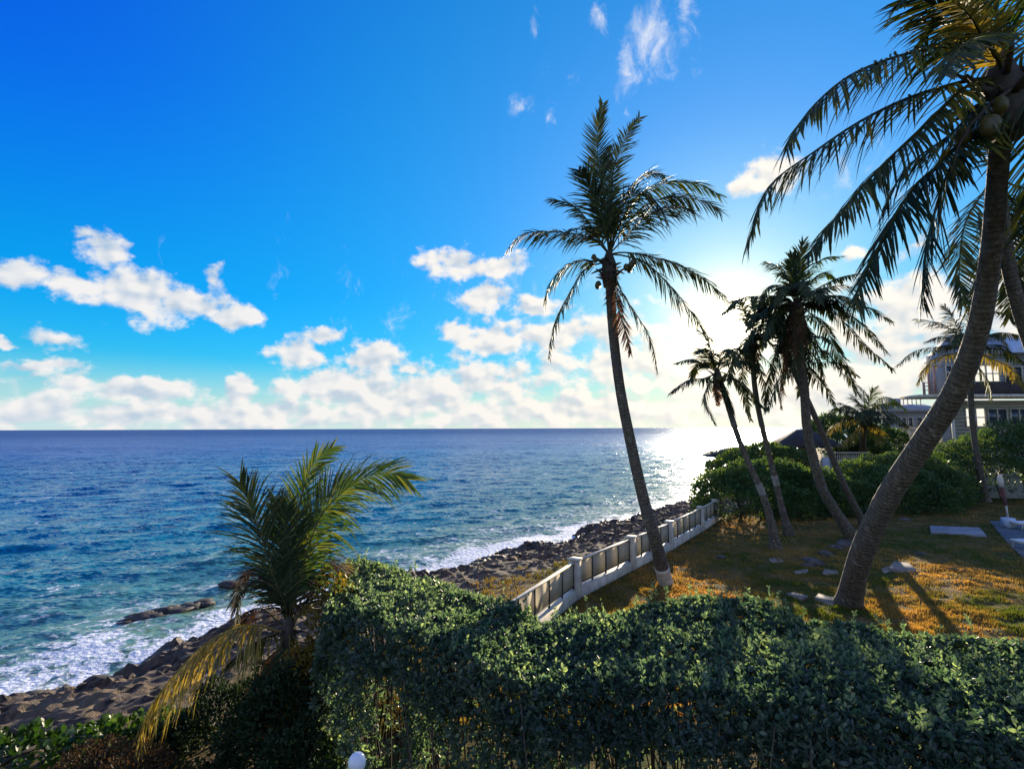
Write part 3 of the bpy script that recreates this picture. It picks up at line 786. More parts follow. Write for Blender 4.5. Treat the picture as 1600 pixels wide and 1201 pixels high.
def frond(root, pts, nl=46, leaf=.8, width=.035, m_='palm_leaf', rm='rachis', droop=1.0, r0=.028, name='frond', spread=62, t_start=.14, gap=.0, up=None, face=None, segs=3, seed=None, twist=.0):
    n = 26; path = spline(pts, n)
    L = sum((b-a).length for a, b in zip(path, path[1:]))
    mb = MB(); mb.tube(path, [max(.003, r0*(1-i/(n-1))**.8) for i in range(n)], 5)
    fr = mb.build(name, M[rm], root, True)
    pp = np.array(path); V = []; F3 = []; F4 = []; rn = []
    bent = random.random()*6
    tg = np.gradient(pp, axis=0); tg = unit(tg)
    zup = np.array(up if up is not None else (0, 0, 1.0))
    ref = np.array(face, float) if face is not None else zup
    NN = np.zeros_like(pp); i0 = min(n-1, max(range(n), key=lambda q: -abs(float(np.dot(tg[q], ref/np.linalg.norm(ref))))) ) 
    a0 = ref - tg[i0]*np.dot(ref, tg[i0])
    if np.linalg.norm(a0) < .2: a0 = np.array([0, -1, .3]) - tg[i0]*np.dot(np.array([0, -1, .3]), tg[i0])
    NN[i0] = a0/np.linalg.norm(a0)
    for q in list(range(i0+1, n)) + list(range(i0-1, -1, -1)):
        pv_ = NN[q-1] if q > i0 else NN[q+1]
        a0 = pv_ - tg[q]*np.dot(pv_, tg[q]); NN[q] = a0/np.linalg.norm(a0)
    for k in range(nl):
        t = t_start + (1-t_start)*(k+.5)/nl
        x = t*(n-1); i = min(int(x), n-2); f = x-i
        p = pp[i]*(1-f)+pp[i+1]*f; T = tg[i]*(1-f)+tg[i+1]*f; T = T/np.linalg.norm(T)
        Nn = NN[i]*(1-f)+NN[i+1]*f; Nn = Nn - T*np.dot(Nn, T)
        Nn /= np.linalg.norm(Nn)
        S = np.cross(T, Nn)
        prof = math.sin(math.pi*(.16+.80*t))**.75 if t < .95 else .42
        base_a = math.radians(spread*(1-.55*t))
        for sg in (1, -1):
            if random.random() < gap: continue
            a = base_a*random.uniform(.85, 1.12)
            if random.random() < .035: continue
            ll = leaf*prof*random.uniform(.62, 1.12)*(random.uniform(.35, .8) if random.random() < .06 else 1)
            d = T*math.cos(a) + S*sg*math.sin(a)*1.0 + Nn*(-.12+twist+random.uniform(-.22, .18)) + T*.18*math.sin(t*21+bent+sg)
            d /= np.linalg.norm(d)
            cur = p.copy(); b0 = len(V)
            wv = np.cross(d, Nn); wv /= np.linalg.norm(wv)
            wv = wv + Nn*random.uniform(-.5, .5)*1.0; wv /= np.linalg.norm(wv)
            wd = width*random.uniform(.75, 1.15)
            rv = random.random()
            dr = droop*random.uniform(.45, 1.7)
            for s_ in range(segs):
                f_ = s_/segs; ww = wd*(.55 if s_ == 0 else (1-.35*f_))
                V.append(cur-wv*ww*.5); V.append(cur+wv*ww*.5); rn += [rv, rv]
                dd = d + np.array([0, 0, -1.0])*dr*((s_+.6)/segs)**1.2*ll*1.1
                dd /= np.linalg.norm(dd); cur = cur + dd*ll/segs
            V.append(cur); rn.append(rv)
            for s_ in range(segs-1): F4.append((b0+2*s_, b0+2*s_+1, b0+2*s_+3, b0+2*s_+2))
            F3.append((b0+2*segs-2, b0+2*segs-1, b0+2*segs))
    me = np_mesh('leaflets', np.array(V), [np.array(F4) if F4 else np.zeros((0, 4), int), np.array(F3)], [M[m_]], False, {'rnd': np.array(rn)})
    o = link('leaflets', me, fr); o['kind'] = 'stuff'
    return fr
def fpts(crown, pix, Yc, Yt):
    """crown point + pixel positions along the midrib, depth going from Yc to Yt"""
    out_ = [Vector(crown)]
    for i, (px, py) in enumerate(pix): out_.append(P(px, py, Yc + (Yt-Yc)*((i+1)/len(pix))))
    return out_
def coconuts(root, c, n, spread, r=.12):
    for k in range(n):
        mb = MB(); q = Vector(c)+Vector((random.uniform(-1, 1)*spread, random.uniform(-1, 1)*spread, random.uniform(-1, .6)*spread*1.3))
        mb.ell(q, r*random.uniform(.8, 1.05), r*random.uniform(.8, 1.05), r*1.2, 10, 7)
        mb.build('coconut', M['coconut'], root, True)
def sheath(root, c, d, r, n=14, l=.6):
    """fibrous boots and stalk stubs round the crown's heart"""
    mb = MB(); c = Vector(c); d = Vector(d).normalized()
    mb.tube([c-d*l*.8, c-d*l*.3, c+d*l*.2, c+d*l*.8], [r*1.05, r*1.35, r*1.2, r*.4], 10)
    for k in range(n):
        a = 2*math.pi*k/n+random.random(); e = Vector((math.cos(a), math.sin(a), random.uniform(-.3, 1.0)))
        s = c + Vector((math.cos(a), math.sin(a), 0))*r*.7 + d*random.uniform(-l*.5, l*.3)
        mb.tube([s, s+e*l*.35, s+e*l*.6+Vector((0, 0, -.03))], [r*.3, r*.2, r*.08], 5)
    mb.build('crown_sheath', M['twig'], root)

# ---- middle tall palm
YM = 15.9
PG = 'coconut palms in the garden'
pm = thing('coconut_palm', 'tall slim coconut palm standing alone against the sky with whitewashed foot by the fence', 'palm tree', G(1040, 912), PG)
path, tot = trunk(pm, [G(1040, 914), P(1022, 840, 16.2), P(1005, 780, 16.2), P(985, 690, 16.1), P(968, 600, 16), P(957, 500, 15.9), P(953, 405, YM)], [.225,.195,.175,.165,.155,.15,.15], 1.0)
band(pm, path, .0, .075, 0)
cm = P(953, 398, YM)
sheath(pm, P(953, 420, YM), (0, 0, 1), .19, 16, .75)
fm = [ # pixels, tip depth offset, leaf, nl, mat
 ([(948,330),(938,270),(935,215),(944,163)], -.5, .62, 60, 'palm_leaf', .25),
 ([(958,330),(958,275),(975,225),(1001,184)], .4, .62, 54, 'palm_leaf', .35),
 ([(945,350),(925,300),(914,275),(906,266)], -.9, .75, 46, 'palm_leaf', .5),
 ([(962,340),(985,295),(1010,272),(1040,276)], .8, .75, 46, 'palm_leaf', .6),
 ([(970,350),(1000,305),(1040,287),(1090,288),(1126,306)], -.3, .85, 60, 'palm_green', .9),
 ([(970,365),(1005,325),(1050,308),(1100,316),(1126,330)], .5, .90, 60, 'palm_leaf', .9),
 ([(975,375),(1010,340),(1050,325),(1085,330)], -1.2, .85, 50, 'palm_leaf', .9),
 ([(935,370),(915,340),(890,318),(863,312)], .3, .62, 44, 'palm_leaf', .9),
 ([(930,375),(900,366),(860,362),(820,366),(793,390)], -.2, .66, 58, 'palm_leaf', 1.2),
 ([(935,372),(915,360),(892,358),(880,372)], -1.4, .5, 30, 'palm_leaf', 1.0),
 ([(935,408),(905,408),(876,424),(858,450),(851,474)], .2, .58, 50, 'palm_green', .9),
 ([(938,412),(915,420),(890,460),(868,505),(858,556)], -.4, .55, 52, 'palm_leaf', .8),
 ([(975,395),(1010,400),(1060,415),(1105,440),(1136,470)], .3, .62, 58, 'palm_leaf', 1.2),
 ([(975,400),(1010,412),(1050,450),(1085,495),(1116,538)], -.3, .60, 58, 'palm_leaf', 1.2),
 ([(962,430),(975,462),(1000,500),(1018,535),(1028,582)], -.5, .5, 46, 'palm_leaf', .6),
 ([(960,440),(965,475),(975,510),(986,553)], -.9, .48, 40, 'palm_dry', .5),
 ([(948,330),(940,310),(930,290),(928,250)], .9, .6, 40, 'palm_leaf', .5),
 ([(965,350),(975,320),(1000,300),(1030,320),(1045,350)], -1.6, .7, 40, 'palm_leaf', 1.0),
 ([(950,340),(952,300),(955,270),(950,235)], .2, .6, 40, 'palm_leaf', .3),
]
for pix, off, lf, nl, mt, dr in fm:
    frond(pm, fpts(cm, pix, YM, YM+off), int(nl*1.5), lf*1.5, .050, mt, 'rachis', dr*.65, .030, face=(0,-1,.35) if pix[-1][1] < 240 else None)
coconuts(pm, P(984, 416, YM-.3), 5, .14, .10)
coconuts(pm, P(936, 446, YM-.2), 2, .06, .10)
coconuts(pm, P(928, 404, YM-.3), 3, .14, .08)

# ---- big leaning palm
pb = thing('coconut_palm', 'big leaning coconut palm with thick curved trunk and coconuts at the right edge', 'palm tree', G(1325, 943), PG)
big_pts = [G(1325, 945), P(1345, 868, 14.0), P(1385, 782, 13.0), P(1438, 700, 12.0), P(1490, 618, 11.0), P(1528, 520, 10.1), P(1549, 400, 9.3), P(1560, 280, 8.7), P(1572, 130, 8.2)]
path, tot = trunk(pb, big_pts, [.31,.275,.265,.25,.225,.195,.165,.148,.145], 1.2)
YB = 8.2
cb = P(1572, 120, YB)
sheath(pb, P(1570, 150, YB), (0, 0, 1), .24, 22, .9)
fbg = [
 ([(1540,92),(1480,76),(1436,82),(1375,100),(1320,126),(1265,175),(1229,232)], -.6, .80, 84, 'palm_leaf', 1.5),
 ([(1545,125),(1500,132),(1420,156),(1345,192),(1275,238),(1200,296),(1168,385)], .5, .78, 88, 'palm_leaf', 1.5),
 ([(1548,128),(1508,140),(1444,200),(1364,276),(1300,350),(1262,400)], -.4, .80, 80, 'palm_leaf', 1.3),
 ([(1545,150),(1492,208),(1440,245),(1412,272),(1390,310),(1376,342)], 1.2, .6, 56, 'palm_leaf', 1.0),
 ([(1540,160),(1500,225),(1465,262),(1428,296),(1380,376),(1350,435),(1338,470)], .0, .90, 84, 'palm_leaf', .9),
 ([(1535,175),(1500,235),(1476,290),(1460,340),(1446,400),(1440,472)], .9, .92, 80, 'palm_leaf', .35),
 ([(1550,90),(1510,40),(1460,10),(1425,-5),(1405,10)], -.3, .65, 56, 'palm_leaf', 1.0),
 ([(1550,90),(1510,60),(1480,38),(1455,48),(1440,80)], .8, .75, 50, 'palm_leaf', 1.0),
 ([(1560,80),(1530,20),(1500,-40),(1470,-70)], .6, .8, 50, 'palm_green', .6),
 ([(1570,80),(1560,20),(1545,-60),(1520,-140)], -.3, .8, 50, 'palm_green', .4),
 ([(1580,80),(1600,10),(1640,-70),(1690,-120)], .3, .8, 54, 'palm_green', .6),
 ([(1590,95),(1650,50),(1720,50),(1790,110)], -.5, .8, 56, 'palm_leaf', 1.0),
 ([(1590,110),(1660,110),(1740,160),(1800,260)], .6, .8, 56, 'palm_leaf', 1.1),
 ([(1590,130),(1640,170),(1690,250),(1720,350)], -.8, .8, 56, 'palm_leaf', .9),
 ([(1592,150),(1625,230),(1640,320),(1645,420)], .4, .8, 56, 'palm_leaf', .5),
 ([(1550,60),(1530,60),(1500,80),(1480,120)], -1.8, .6, 40, 'palm_leaf', .9),
 ([(1560,95),(1535,55),(1515,25),(1490,5)], -1.2, .55, 40, 'palm_gold', .7),
]
for pix, off, lf, nl, mt, dr in fbg:
    frond(pb, fpts(cb, pix, YB, YB+off), int(nl*1.4), lf*1.42, .046, mt, 'rachis', dr*.8, .036, segs=4)
coconuts(pb, P(1532, 195, YB-.35), 6, .17, .13)
coconuts(pb, P(1553, 182, YB-.3), 3, .12, .12)
coconuts(pb, P(1600, 205, YB-.1), 4, .15, .12)
mb = MB(); mb.tube(fpts(P(1585,140,YB-.3), [(1550,165),(1515,200),(1495,240),(1492,270)], YB-.3, YB-.5), [.035,.03,.025,.015,.006], 6); mb.build('flower_stalk', M['twig'], pb, True)

# ---- slim palm behind the big trunk
ps = thing('coconut_palm', 'slim dark coconut palm whose trunk crosses behind the big leaning one at the right edge', 'palm tree', (17.6, 13.6, 0), PG)
YS = 12.6
trunk(ps, [Vector((17.6, 13.6, -.02)), P(1680, 720, 13.5), P(1618, 560, 13.0), P(1592, 480, 12.8), P(1576, 410, 12.7), P(1560, 290, YS)], [.2,.17,.16,.15,.15,.15], 1.3)
cs = P(1556, 280, YS)
for pix, off, mt in [([(1550,320),(1540,380),(1525,440),(1508,495)], .3, 'palm_leaf'), ([(1540,300),(1510,350),(1500,420),(1505,480)], -.4, 'palm_leaf'), ([(1570,300),(1595,340),(1608,420),(1610,500)], .4, 'palm_leaf'),
    ([(1580,290),(1625,310),(1660,370),(1680,450)], 0, 'palm_leaf'), ([(1565,240),(1590,190),(1640,180),(1690,220)], 0, 'palm_leaf'), ([(1545,240),(1530,190),(1500,170),(1470,190)], .5, 'palm_leaf'), ([(1568,320),(1575,380),(1580,440),(1578,500)], .8, 'palm_leaf')]:
    frond(ps, fpts(cs, pix, YS, YS+off), 80, 1.0, .045, mt, 'rachis', .35, .03, segs=3)

# ---- palms over the back lawn
def back_palm(label, base, tr, Yc, crown, rads, fronds, bandt=None, leaf=.62, skirt=None, m_='palm_leaf', extra=0, nuts=True):
    b = G(*base)
    r_ = thing('coconut_palm', label, 'palm tree', b, PG)
    n = len(tr)
    pts = [b + Vector((0, 0, -.03))] + [P(px, py, b.y + (Yc-b.y)*((i+1)/n)) for i, (px, py) in enumerate(tr)]
    path, tot = trunk(r_, pts, rads, 1.4)
    if bandt: band(r_, path, bandt[0], bandt[1], bandt[2], 'worn_paint')
    c = P(*crown, Yc)
    sheath(r_, c - Vector((0, 0, .25)), (0, 0, 1), rads[-1]*1.3, 12, .6)
    for i, f in enumerate(fronds):
        pix = f[0]; mt = f[1] if len(f) > 1 else m_; dr = f[2] if len(f) > 2 else 1.0
        frond(r_, fpts(c, pix, Yc, Yc + random.uniform(-.9, .9)), 54, leaf*random.uniform(1.05, 1.4), .065, mt, 'rachis', dr, .03, segs=3)
    for k in range(extra):
        a = random.uniform(0, 6.28); L = random.uniform(1.7, 2.6); e = random.uniform(-.2, 1.0)
        h_ = Vector((math.cos(a), math.sin(a), 0))
        frond(r_, [c, c+h_*L*.4*math.cos(e)+Vector((0,0,L*.42*math.sin(e)+.1)), c+h_*L*.8*math.cos(e*.6)+Vector((0,0,L*.5*math.sin(e))), c+h_*L+Vector((0,0,L*.3*math.sin(e)-.5))], 46, leaf*1.1, .065, m_, 'rachis', 1.0, .03)
    if skirt:
        for k in range(skirt[0]):
            a = random.uniform(0, 6.28); L = skirt[1]*random.uniform(.6, 1.1)
            h_ = Vector((math.cos(a), math.sin(a), 0))
            frond(r_, [c+Vector((0,0,-.2)), c+h_*.3+Vector((0,0,-.4)), c+h_*.38+Vector((0,0,-.4-L*.5)), c+h_*.32+Vector((0,0,-.4-L))], 26, .4, .05, 'palm_dry', 'twig', .6, .02, name='dead_frond')
    if nuts: coconuts(r_, c+Vector((0,-.2,-.35)), 4, .18, .12)
    return r_
back_palm('small coconut palm in front of the low sun, leftmost of the back lawn group', (1212, 858), [(1204,815),(1190,770),(1170,725),(1152,680),(1138,635),(1124,590)], 22.5, (1121,583), [.20,.15,.13,.12,.12,.12,.12],
  [([(1100,570),(1080,562),(1054,569)],), ([(1100,592),(1075,595),(1048,614)],), ([(1108,600),(1100,625),(1110,650),(1117,664)], 'palm_leaf', .7), ([(1130,600),(1140,625),(1147,645)], 'palm_leaf', .7),
   ([(1110,560),(1100,546),(1091,550)],), ([(1112,550),(1106,530),(1094,518)],), ([(1135,585),(1165,607),(1194,640)],), ([(1135,570),(1165,565),(1195,585)],), ([(1130,560),(1150,545),(1175,555)],)],
  (.30,.37,.155), .62, (2, 1.0), 'palm_leaf', 2)
back_palm('narrow coconut palm with a pale band on its trunk, second of the back lawn group', (1233, 836), [(1222,798),(1211,750),(1200,705),(1187,650),(1179,600),(1176,545)], 24.5, (1176,525), [.19,.14,.13,.12,.12,.12,.12],
  [([(1160,480),(1150,470),(1137,488)],), ([(1178,500),(1179,485),(1180,468)], 'palm_leaf', .3), ([(1190,555),(1210,580),(1222,637)],), ([(1195,530),(1215,550),(1225,600)],), ([(1160,540),(1140,560),(1122,575)],),
   ([(1165,560),(1160,600),(1172,657)], 'palm_leaf', .7), ([(1185,570),(1194,600),(1197,640)], 'palm_leaf', .6), ([(1195,515),(1225,520),(1250,560)],), ([(1160,550),(1145,570),(1138,600)],)],
  (.26,.325,.145), .62, (5, 1.4), 'palm_leaf', 2)
back_palm('shaggy slender coconut palm leaning just behind the full one, its foot beside the boulders', (1352, 824), [(1330,782),(1310,740),(1290,690),(1268,640),(1245,590),(1226,545)], 24.0, (1222,530), [.20,.15,.14,.13,.13,.13,.13],
  [([(1210,560),(1202,600),(1196,636)], 'palm_leaf', .7), ([(1225,570),(1220,600),(1220,636)], 'palm_dry', .6), ([(1200,510),(1180,515),(1160,550)],), ([(1240,510),(1265,520),(1290,560)],), ([(1235,540),(1255,580),(1250,620)],), ([(1205,495),(1195,480),(1185,482)],)],
  None, .62, (5, 1.5), 'palm_leaf', 11)
back_palm('full coconut palm with thick brown trunk and wide crown, tallest on the back lawn', (1335, 846), [(1305,800),(1285,765),(1270,715),(1261,670),(1257,610),(1250,550),(1246,490)], 22.0, (1245,478), [.26,.21,.20,.19,.185,.18,.18,.18],
  [([(1232,440),(1222,420),(1197,411)],), ([(1240,440),(1238,418),(1239,398)], 'palm_leaf', .4), ([(1248,430),(1252,405),(1256,380)], 'palm_leaf', .4), ([(1255,440),(1281,409),(1316,402)], 'palm_green', .8), ([(1260,450),(1285,428),(1304,436)], 'palm_green', .9),
   ([(1265,460),(1311,436),(1354,428)],), ([(1270,468),(1300,464),(1340,474),(1394,503)],), ([(1270,475),(1305,490),(1345,535),(1394,578)],), ([(1268,480),(1310,485),(1350,512),(1386,552)],), ([(1265,490),(1290,515),(1315,562),(1340,616)],),
   ([(1225,468),(1205,478),(1189,496)],), ([(1225,465),(1190,464),(1160,467),(1131,489)],), ([(1225,480),(1205,500),(1195,540)],), ([(1230,500),(1215,540),(1205,580)], 'palm_leaf', .7),
   ([(1262,560),(1300,567),(1325,575),(1338,588)],), ([(1262,570),(1285,600),(1308,641)],), ([(1240,570),(1220,590),(1199,641)],), ([(1262,520),(1280,560),(1290,600)],), ([(1265,550),(1290,550),(1320,590)],)],
  None, .72, (9, 2.3), 'palm_leaf', 14)
back_palm('distant coconut palm with one orange frond in front of the big house', (1540, 786), [(1532,745),(1523,690),(1518,640),(1517,590),(1518,555)], 33.0, (1518,545), [.26,.20,.17,.16,.16,.16],
  [([(1490,545),(1455,545),(1428,552),(1403,572)],), ([(1490,555),(1455,566),(1434,601)], 'palm_gold', .8), ([(1495,525),(1472,508),(1431,500)],), ([(1490,535),(1470,528),(1447,536)],), ([(1500,520),(1488,498),(1477,480)],), ([(1535,530),(1565,522),(1600,530)],),
   ([(1540,560),(1576,576),(1599,606)], 'palm_gold', .9), ([(1530,575),(1545,600),(1550,625)], 'palm_green', .8), ([(1510,570),(1500,600),(1498,630)], 'palm_green', .8), ([(1525,510),(1540,490),(1565,490)],), ([(1540,545),(1570,550),(1600,570)],), ([(1515,505),(1512,480),(1500,465)],)],
  None, .9, None, 'palm_leaf', 4)
back_palm('short bushy palm with broad green and yellowing fronds below the dark roofed house', (1350, 742), [(1350,720),(1348,690),(1350,665)], 44.0, (1352,655), [.30,.26,.25,.25],
  [([(1358,630),(1364,610)], 'palm_green', .4), ([(1345,635),(1334,621)], 'palm_leaf', .4), ([(1335,640),(1313,631)],), ([(1368,630),(1386,622),(1414,641)], 'palm_green'), ([(1370,645),(1395,648),(1417,668)],), ([(1330,645),(1305,640),(1285,655)],),
   ([(1330,655),(1305,665),(1290,680)], 'palm_gold'), ([(1340,670),(1325,685),(1312,695)], 'palm_gold'), ([(1365,665),(1375,675),(1374,690)], 'palm_gold'), ([(1350,625),(1348,610),(1340,604)],), ([(1362,640),(1380,632),(1400,630)],), ([(1340,645),(1325,636),(1302,640)],)],
  None, 1.3, None, 'palm_leaf', 8, False)

# ---- young palm on the left, near
YL = 7.9
py_ = thing('young_palm', 'young coconut palm with upright green fronds and one golden drooping frond near the camera', 'palm tree', (P(448,1000,YL).x, YL, -.3))
trunk(py_, [Vector((P(452,1000,YL).x, YL, -.4)), P(450, 1060, YL), P(447, 990, YL)], [.12,.10,.09], 1.4)
cy = P(450, 985, YL)
sheath(py_, P(450, 985, YL), (0, 0, 1), .085, 8, .3)
fy_ = [
 ([(458,905),(459,840),(468,786),(486,728),(520,697)], .1, .52, 90, 'palm_green', .5, (0,-1,.3)),
 ([(462,930),(473,885),(488,835),(508,795),(555,752),(600,738),(637,748)], -.3, .78, 110, 'palm_green', .9, (.2,-1,.5)),
 ([(440,930),(423,890),(412,850),(398,810),(382,765),(374,752)], -.3, .76, 104, 'palm_leaf', .7, (-.2,-1,.3)),
 ([(448,910),(440,850),(434,810),(430,776)], .4, .60, 76, 'palm_leaf', .5, (0,-1,.2)),
 ([(456,910),(470,850),(492,800),(520,765),(550,748)], .5, .70, 86, 'palm_leaf', .8, (.3,-1,.3)),
 ([(440,950),(425,910),(405,885),(378,900),(364,950)], .3, .42, 60, 'palm_dry', 1.4, None),
 ([(444,940),(425,915),(400,905),(375,925),(368,960)], -.2, .42, 60, 'palm_leaf', 1.3, None),
 ([(470,950),(500,900),(530,880),(550,900)], .5, .5, 56, 'palm_gold', .9, None),
 ([(470,955),(495,930),(520,930),(538,965)], .2, .46, 50, 'palm_gold', .9, None),
 ([(468,940),(488,905),(512,880),(535,885)], .0, .46, 56, 'palm_dry', .9, None),
 ([(455,920),(452,870),(445,830),(448,790)], -.2, .55, 76, 'palm_leaf', .5, (0,-1,.2)),
 ([(436,985),(405,975),(374,978),(315,1007),(252,1075),(225,1120),(216,1160)], -.9, .74, 130, 'palm_gold', 2.2, None),
 ([(440,985),(425,990),(400,1000),(360,1030)], .2, .6, 60, 'palm_leaf', 1.8, None),
 ([(440,1000),(425,1040),(412,1090),(405,1140)], -.5, .45, 50, 'palm_dry', .9, None),
 ([(452,1000),(448,1050),(440,1100),(436,1150)], -.7, .45, 50, 'palm_leaf', .9, None),
 ([(462,1000),(478,1040),(486,1090),(488,1140)], -.5, .45, 50, 'palm_dry', .9, None),
 ([(440,975),(410,950),(385,955),(372,985)], .6, .44, 50, 'palm_dry', 1.3, None),
]
for pix, off, lf, nl, mt, dr, fc in fy_:
    frond(py_, fpts(cy, pix, YL, YL+off), int(nl*.92), lf*1.3, .027, mt, 'rachis_gold' if mt == 'palm_gold' else 'rachis', dr, .018, segs=4, face=fc, t_start=.16, spread=(84 if nl >= 130 else 62))

# ---------------------------------------------------------------- fence on its low wall
fence = thing('fence', 'low white seawall fence with tan panels, square piers and top rail beside the lawn', 'fence', (1.87, 15.7, 0))
fp = [Vector((x, y, 0)) for x, y in FENCE]
def frame(a, b):
    d = (b-a); L = d.length; d.normalize(); n_ = Vector((-d.y, d.x, 0))
    Mx = Matrix(((d.x, n_.x, 0, a.x), (d.y, n_.y, 0, a.y), (0, 0, 1, 0), (0, 0, 0, 1)))
    return Mx, L
for i in range(len(fp)-1):
    Mx, L = frame(fp[i], fp[i+1])
    a, b = .135, L-.135
    MB().box(a, b, -.11, .11, -.3, .27, Mx, .012).build('low_wall', M['white'], fence)
    MB().box(a, b, -.045, .045, 1.00, 1.06, Mx, .01).build('top_rail', M['white'], fence)
    MB().box(a, b, -.02, .02, .345, .375, Mx).build('bottom_rail', M['dark_metal'], fence)
    n = max(1, round((b-a)/.95)); w_ = (b-a)/n
    for k in range(n+1):
        x = a + k*w_; x = min(max(x, a+.025), b-.025)
        MB().box(x-.02, x+.02, -.024, .024, .26, 1.0, Mx).build('fence_post', M['dark_metal'], fence)
        if k < n: MB().box(a+k*w_+.03, a+(k+1)*w_-.03, -.009, .009, .377, .985, Mx).build('panel', M['mesh_panel'], fence)
for i, p in enumerate(fp):
    Mx, L = frame(p, fp[min(i+1, len(fp)-1)] if i < len(fp)-1 else p+(p-fp[i-1]))
    pr = MB().box(-.135, .135, -.135, .135, -.3, 1.08, Mx, .012).build('pier', M['white'], fence)
    MB().box(-.165, .165, -.165, .165, 1.08, 1.14, Mx, .015).build('cap', M['white'], pr)

# ---------------------------------------------------------------- bushes at the back of the lawn
BG = 'bushes along the back of the lawn'
bush('bush', 'rounded dense bush at the far left end of the lawn where the fence stops', 'bush',
     [lobe(1125,738,30,1.6,1.5),lobe(1160,722,31,2.0,1.9),lobe(1200,720,31.5,2.2,2.0),lobe(1145,755,29,1.8,1.2),lobe(1190,745,29.5,2,1.5),lobe(1235,730,31,2.0,1.8),lobe(1215,760,29.5,1.8,1.2),lobe(1125,778,29,1.5,.75,.9),lobe(1160,775,28.8,1.7,.8,.9),lobe(1200,775,29,1.7,.8,.9),lobe(1235,775,29.3,1.7,.8,.9)], 40000, .17, M['bush_leaf'], BG, seed=1)
bush('bush', 'dark green bush filling the middle of the lawn edge behind the palm trunks', 'bush',
     [lobe(1265,735,31,1.8,1.7),lobe(1285,750,30.5,1.8,1.5),lobe(1245,755,30,1.6,1.3),lobe(1320,745,31,1.8,1.5),lobe(1275,775,29.8,1.8,.8,.9),lobe(1315,772,30,1.8,.8,.9)], 24000, .17, M['bush_leaf'], BG, seed=2)
bush('bush', 'big spreading green bush right of the two crossing palm trunks', 'bush',
     [lobe(1345,722,33,2.0,1.8),lobe(1385,712,34,2.3,2.0),lobe(1425,708,34.5,2.3,2.1),lobe(1370,740,31.5,2.2,1.6),lobe(1415,740,32,2.4,1.7),lobe(1455,730,33,2,1.8),lobe(1360,768,31,2,.9,1),lobe(1405,768,31,2,.9,1),lobe(1450,765,31.5,2,.9,1)], 36000, .18, M['bush_leaf'], BG, seed=3)
bush('bush', 'rounded backlit bush on the point just below the sun', 'bush',
     [lobe(1160,705,46,2.6,1.6),lobe(1195,694,47,2.8,2.0),lobe(1230,702,47,2.4,1.8),lobe(1140,716,45,2.0,1.3)], 15000, .24, M['bush_leaf'], BG, seed=4, tone=.2)
bush('bush', 'tall dark shrub in front of the big house terrace', 'bush',
     [lobe(1470,710,36,2.0,2.0),lobe(1505,690,37,2.4,2.6),lobe(1545,680,37,2.4,2.8),lobe(1590,662,37,2.6,3.2),lobe(1640,655,37,2.8,3.4),lobe(1560,715,35.5,2.0,1.4),lobe(1610,715,35.5,2.4,1.8)], 26000, .20, M['bush_leaf'], BG, seed=5)
bush('bush', 'dark round bush beside the white balcony', 'bush',
     [lobe(1375,668,56,2.6,2.6),lobe(1350,690,52,2.4,1.8),lobe(1325,700,52,2.2,1.6)], 9000, .28, M['bush_leaf'], BG, seed=6, tone=-.25)
bush('bush', 'tangled shrub with a few yellow leaves under the bushy palm', 'bush',
     [lobe(1300,650,53,2.4,2.2),lobe(1325,656,53,2.2,2.2),lobe(1290,672,52,1.8,1.8),lobe(1345,672,52,2,1.8)], 7000, .34, M['bush_leaf'], BG, seed=7)
bush('bush', 'leafy shrub in front of the white wall, touching the slim far palm', 'bush',
     [lobe(1455,745,34,1.6,1.2),lobe(1480,735,34.5,1.6,1.5),lobe(1425,752,33,1.6,1.2)], 9000, .17, M['bush_leaf'], BG, seed=8, tone=-.1)
bush('headland_scrub', 'low scrub on the dark point reaching into the glitter', 'scrub',
     [lobe(1125,709,128,3.0,1.0),lobe(1145,704,128,6,1.6),lobe(1180,703,130,8,2.0)], 2600, .6, M['bush_leaf'], seed=9)

# near shrubs at the bottom left
bush('sea_grape', 'glossy round-leaved sea grape with sunlit yellow-green leaves at the bottom left corner', 'shrub',
     [(-8.6,8.8,-.75,1.3,1,.8),(-7.3,8.5,-.65,1.1,.9,.85),(-6.4,8.6,-.45,.8,.7,.8),(-9.8,8.8,-.9,1.2,1,.8),(-5.9,9.0,-.35,.6,.6,.6)], 3600, .11, M['grape_leaf'], aspect=.9, seed=10, tone=.1)
bush('dry_shrub', 'brownish half-dry shrub in shade left of the golden frond', 'shrub',
     [(-5.6,7.4,-.35,1.0,.8,1.0),(-4.8,7.0,-.2,.8,.7,1.0),(-6.8,7.4,-.6,.9,.7,.8)], 11000, .06, M['dry_leaf'], seed=11)
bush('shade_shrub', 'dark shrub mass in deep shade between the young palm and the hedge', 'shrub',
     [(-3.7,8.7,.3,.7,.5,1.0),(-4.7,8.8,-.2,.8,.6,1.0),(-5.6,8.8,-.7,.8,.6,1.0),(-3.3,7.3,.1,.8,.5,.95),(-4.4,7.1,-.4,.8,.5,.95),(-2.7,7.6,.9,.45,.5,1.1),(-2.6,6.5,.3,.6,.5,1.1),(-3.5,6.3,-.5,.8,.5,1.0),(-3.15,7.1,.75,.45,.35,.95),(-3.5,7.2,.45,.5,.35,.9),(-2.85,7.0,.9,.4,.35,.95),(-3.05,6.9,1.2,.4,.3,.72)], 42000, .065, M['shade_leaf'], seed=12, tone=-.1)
bush('golden_shrub', 'thin yellow-leaved shrub glowing between the young palm and the hedge', 'shrub',
     [(-2.55,7.6,1.6,.42,.4,1.25),(-2.75,7.2,1.1,.4,.4,1.1)], 3600, .06, M['yellow_leaf'], seed=13, shell=1.2)
ag = thing('agave', 'blue-grey agave with stiff pointed leaves in the shade at the bottom', 'agave', (-1.95, 4.0, .9))
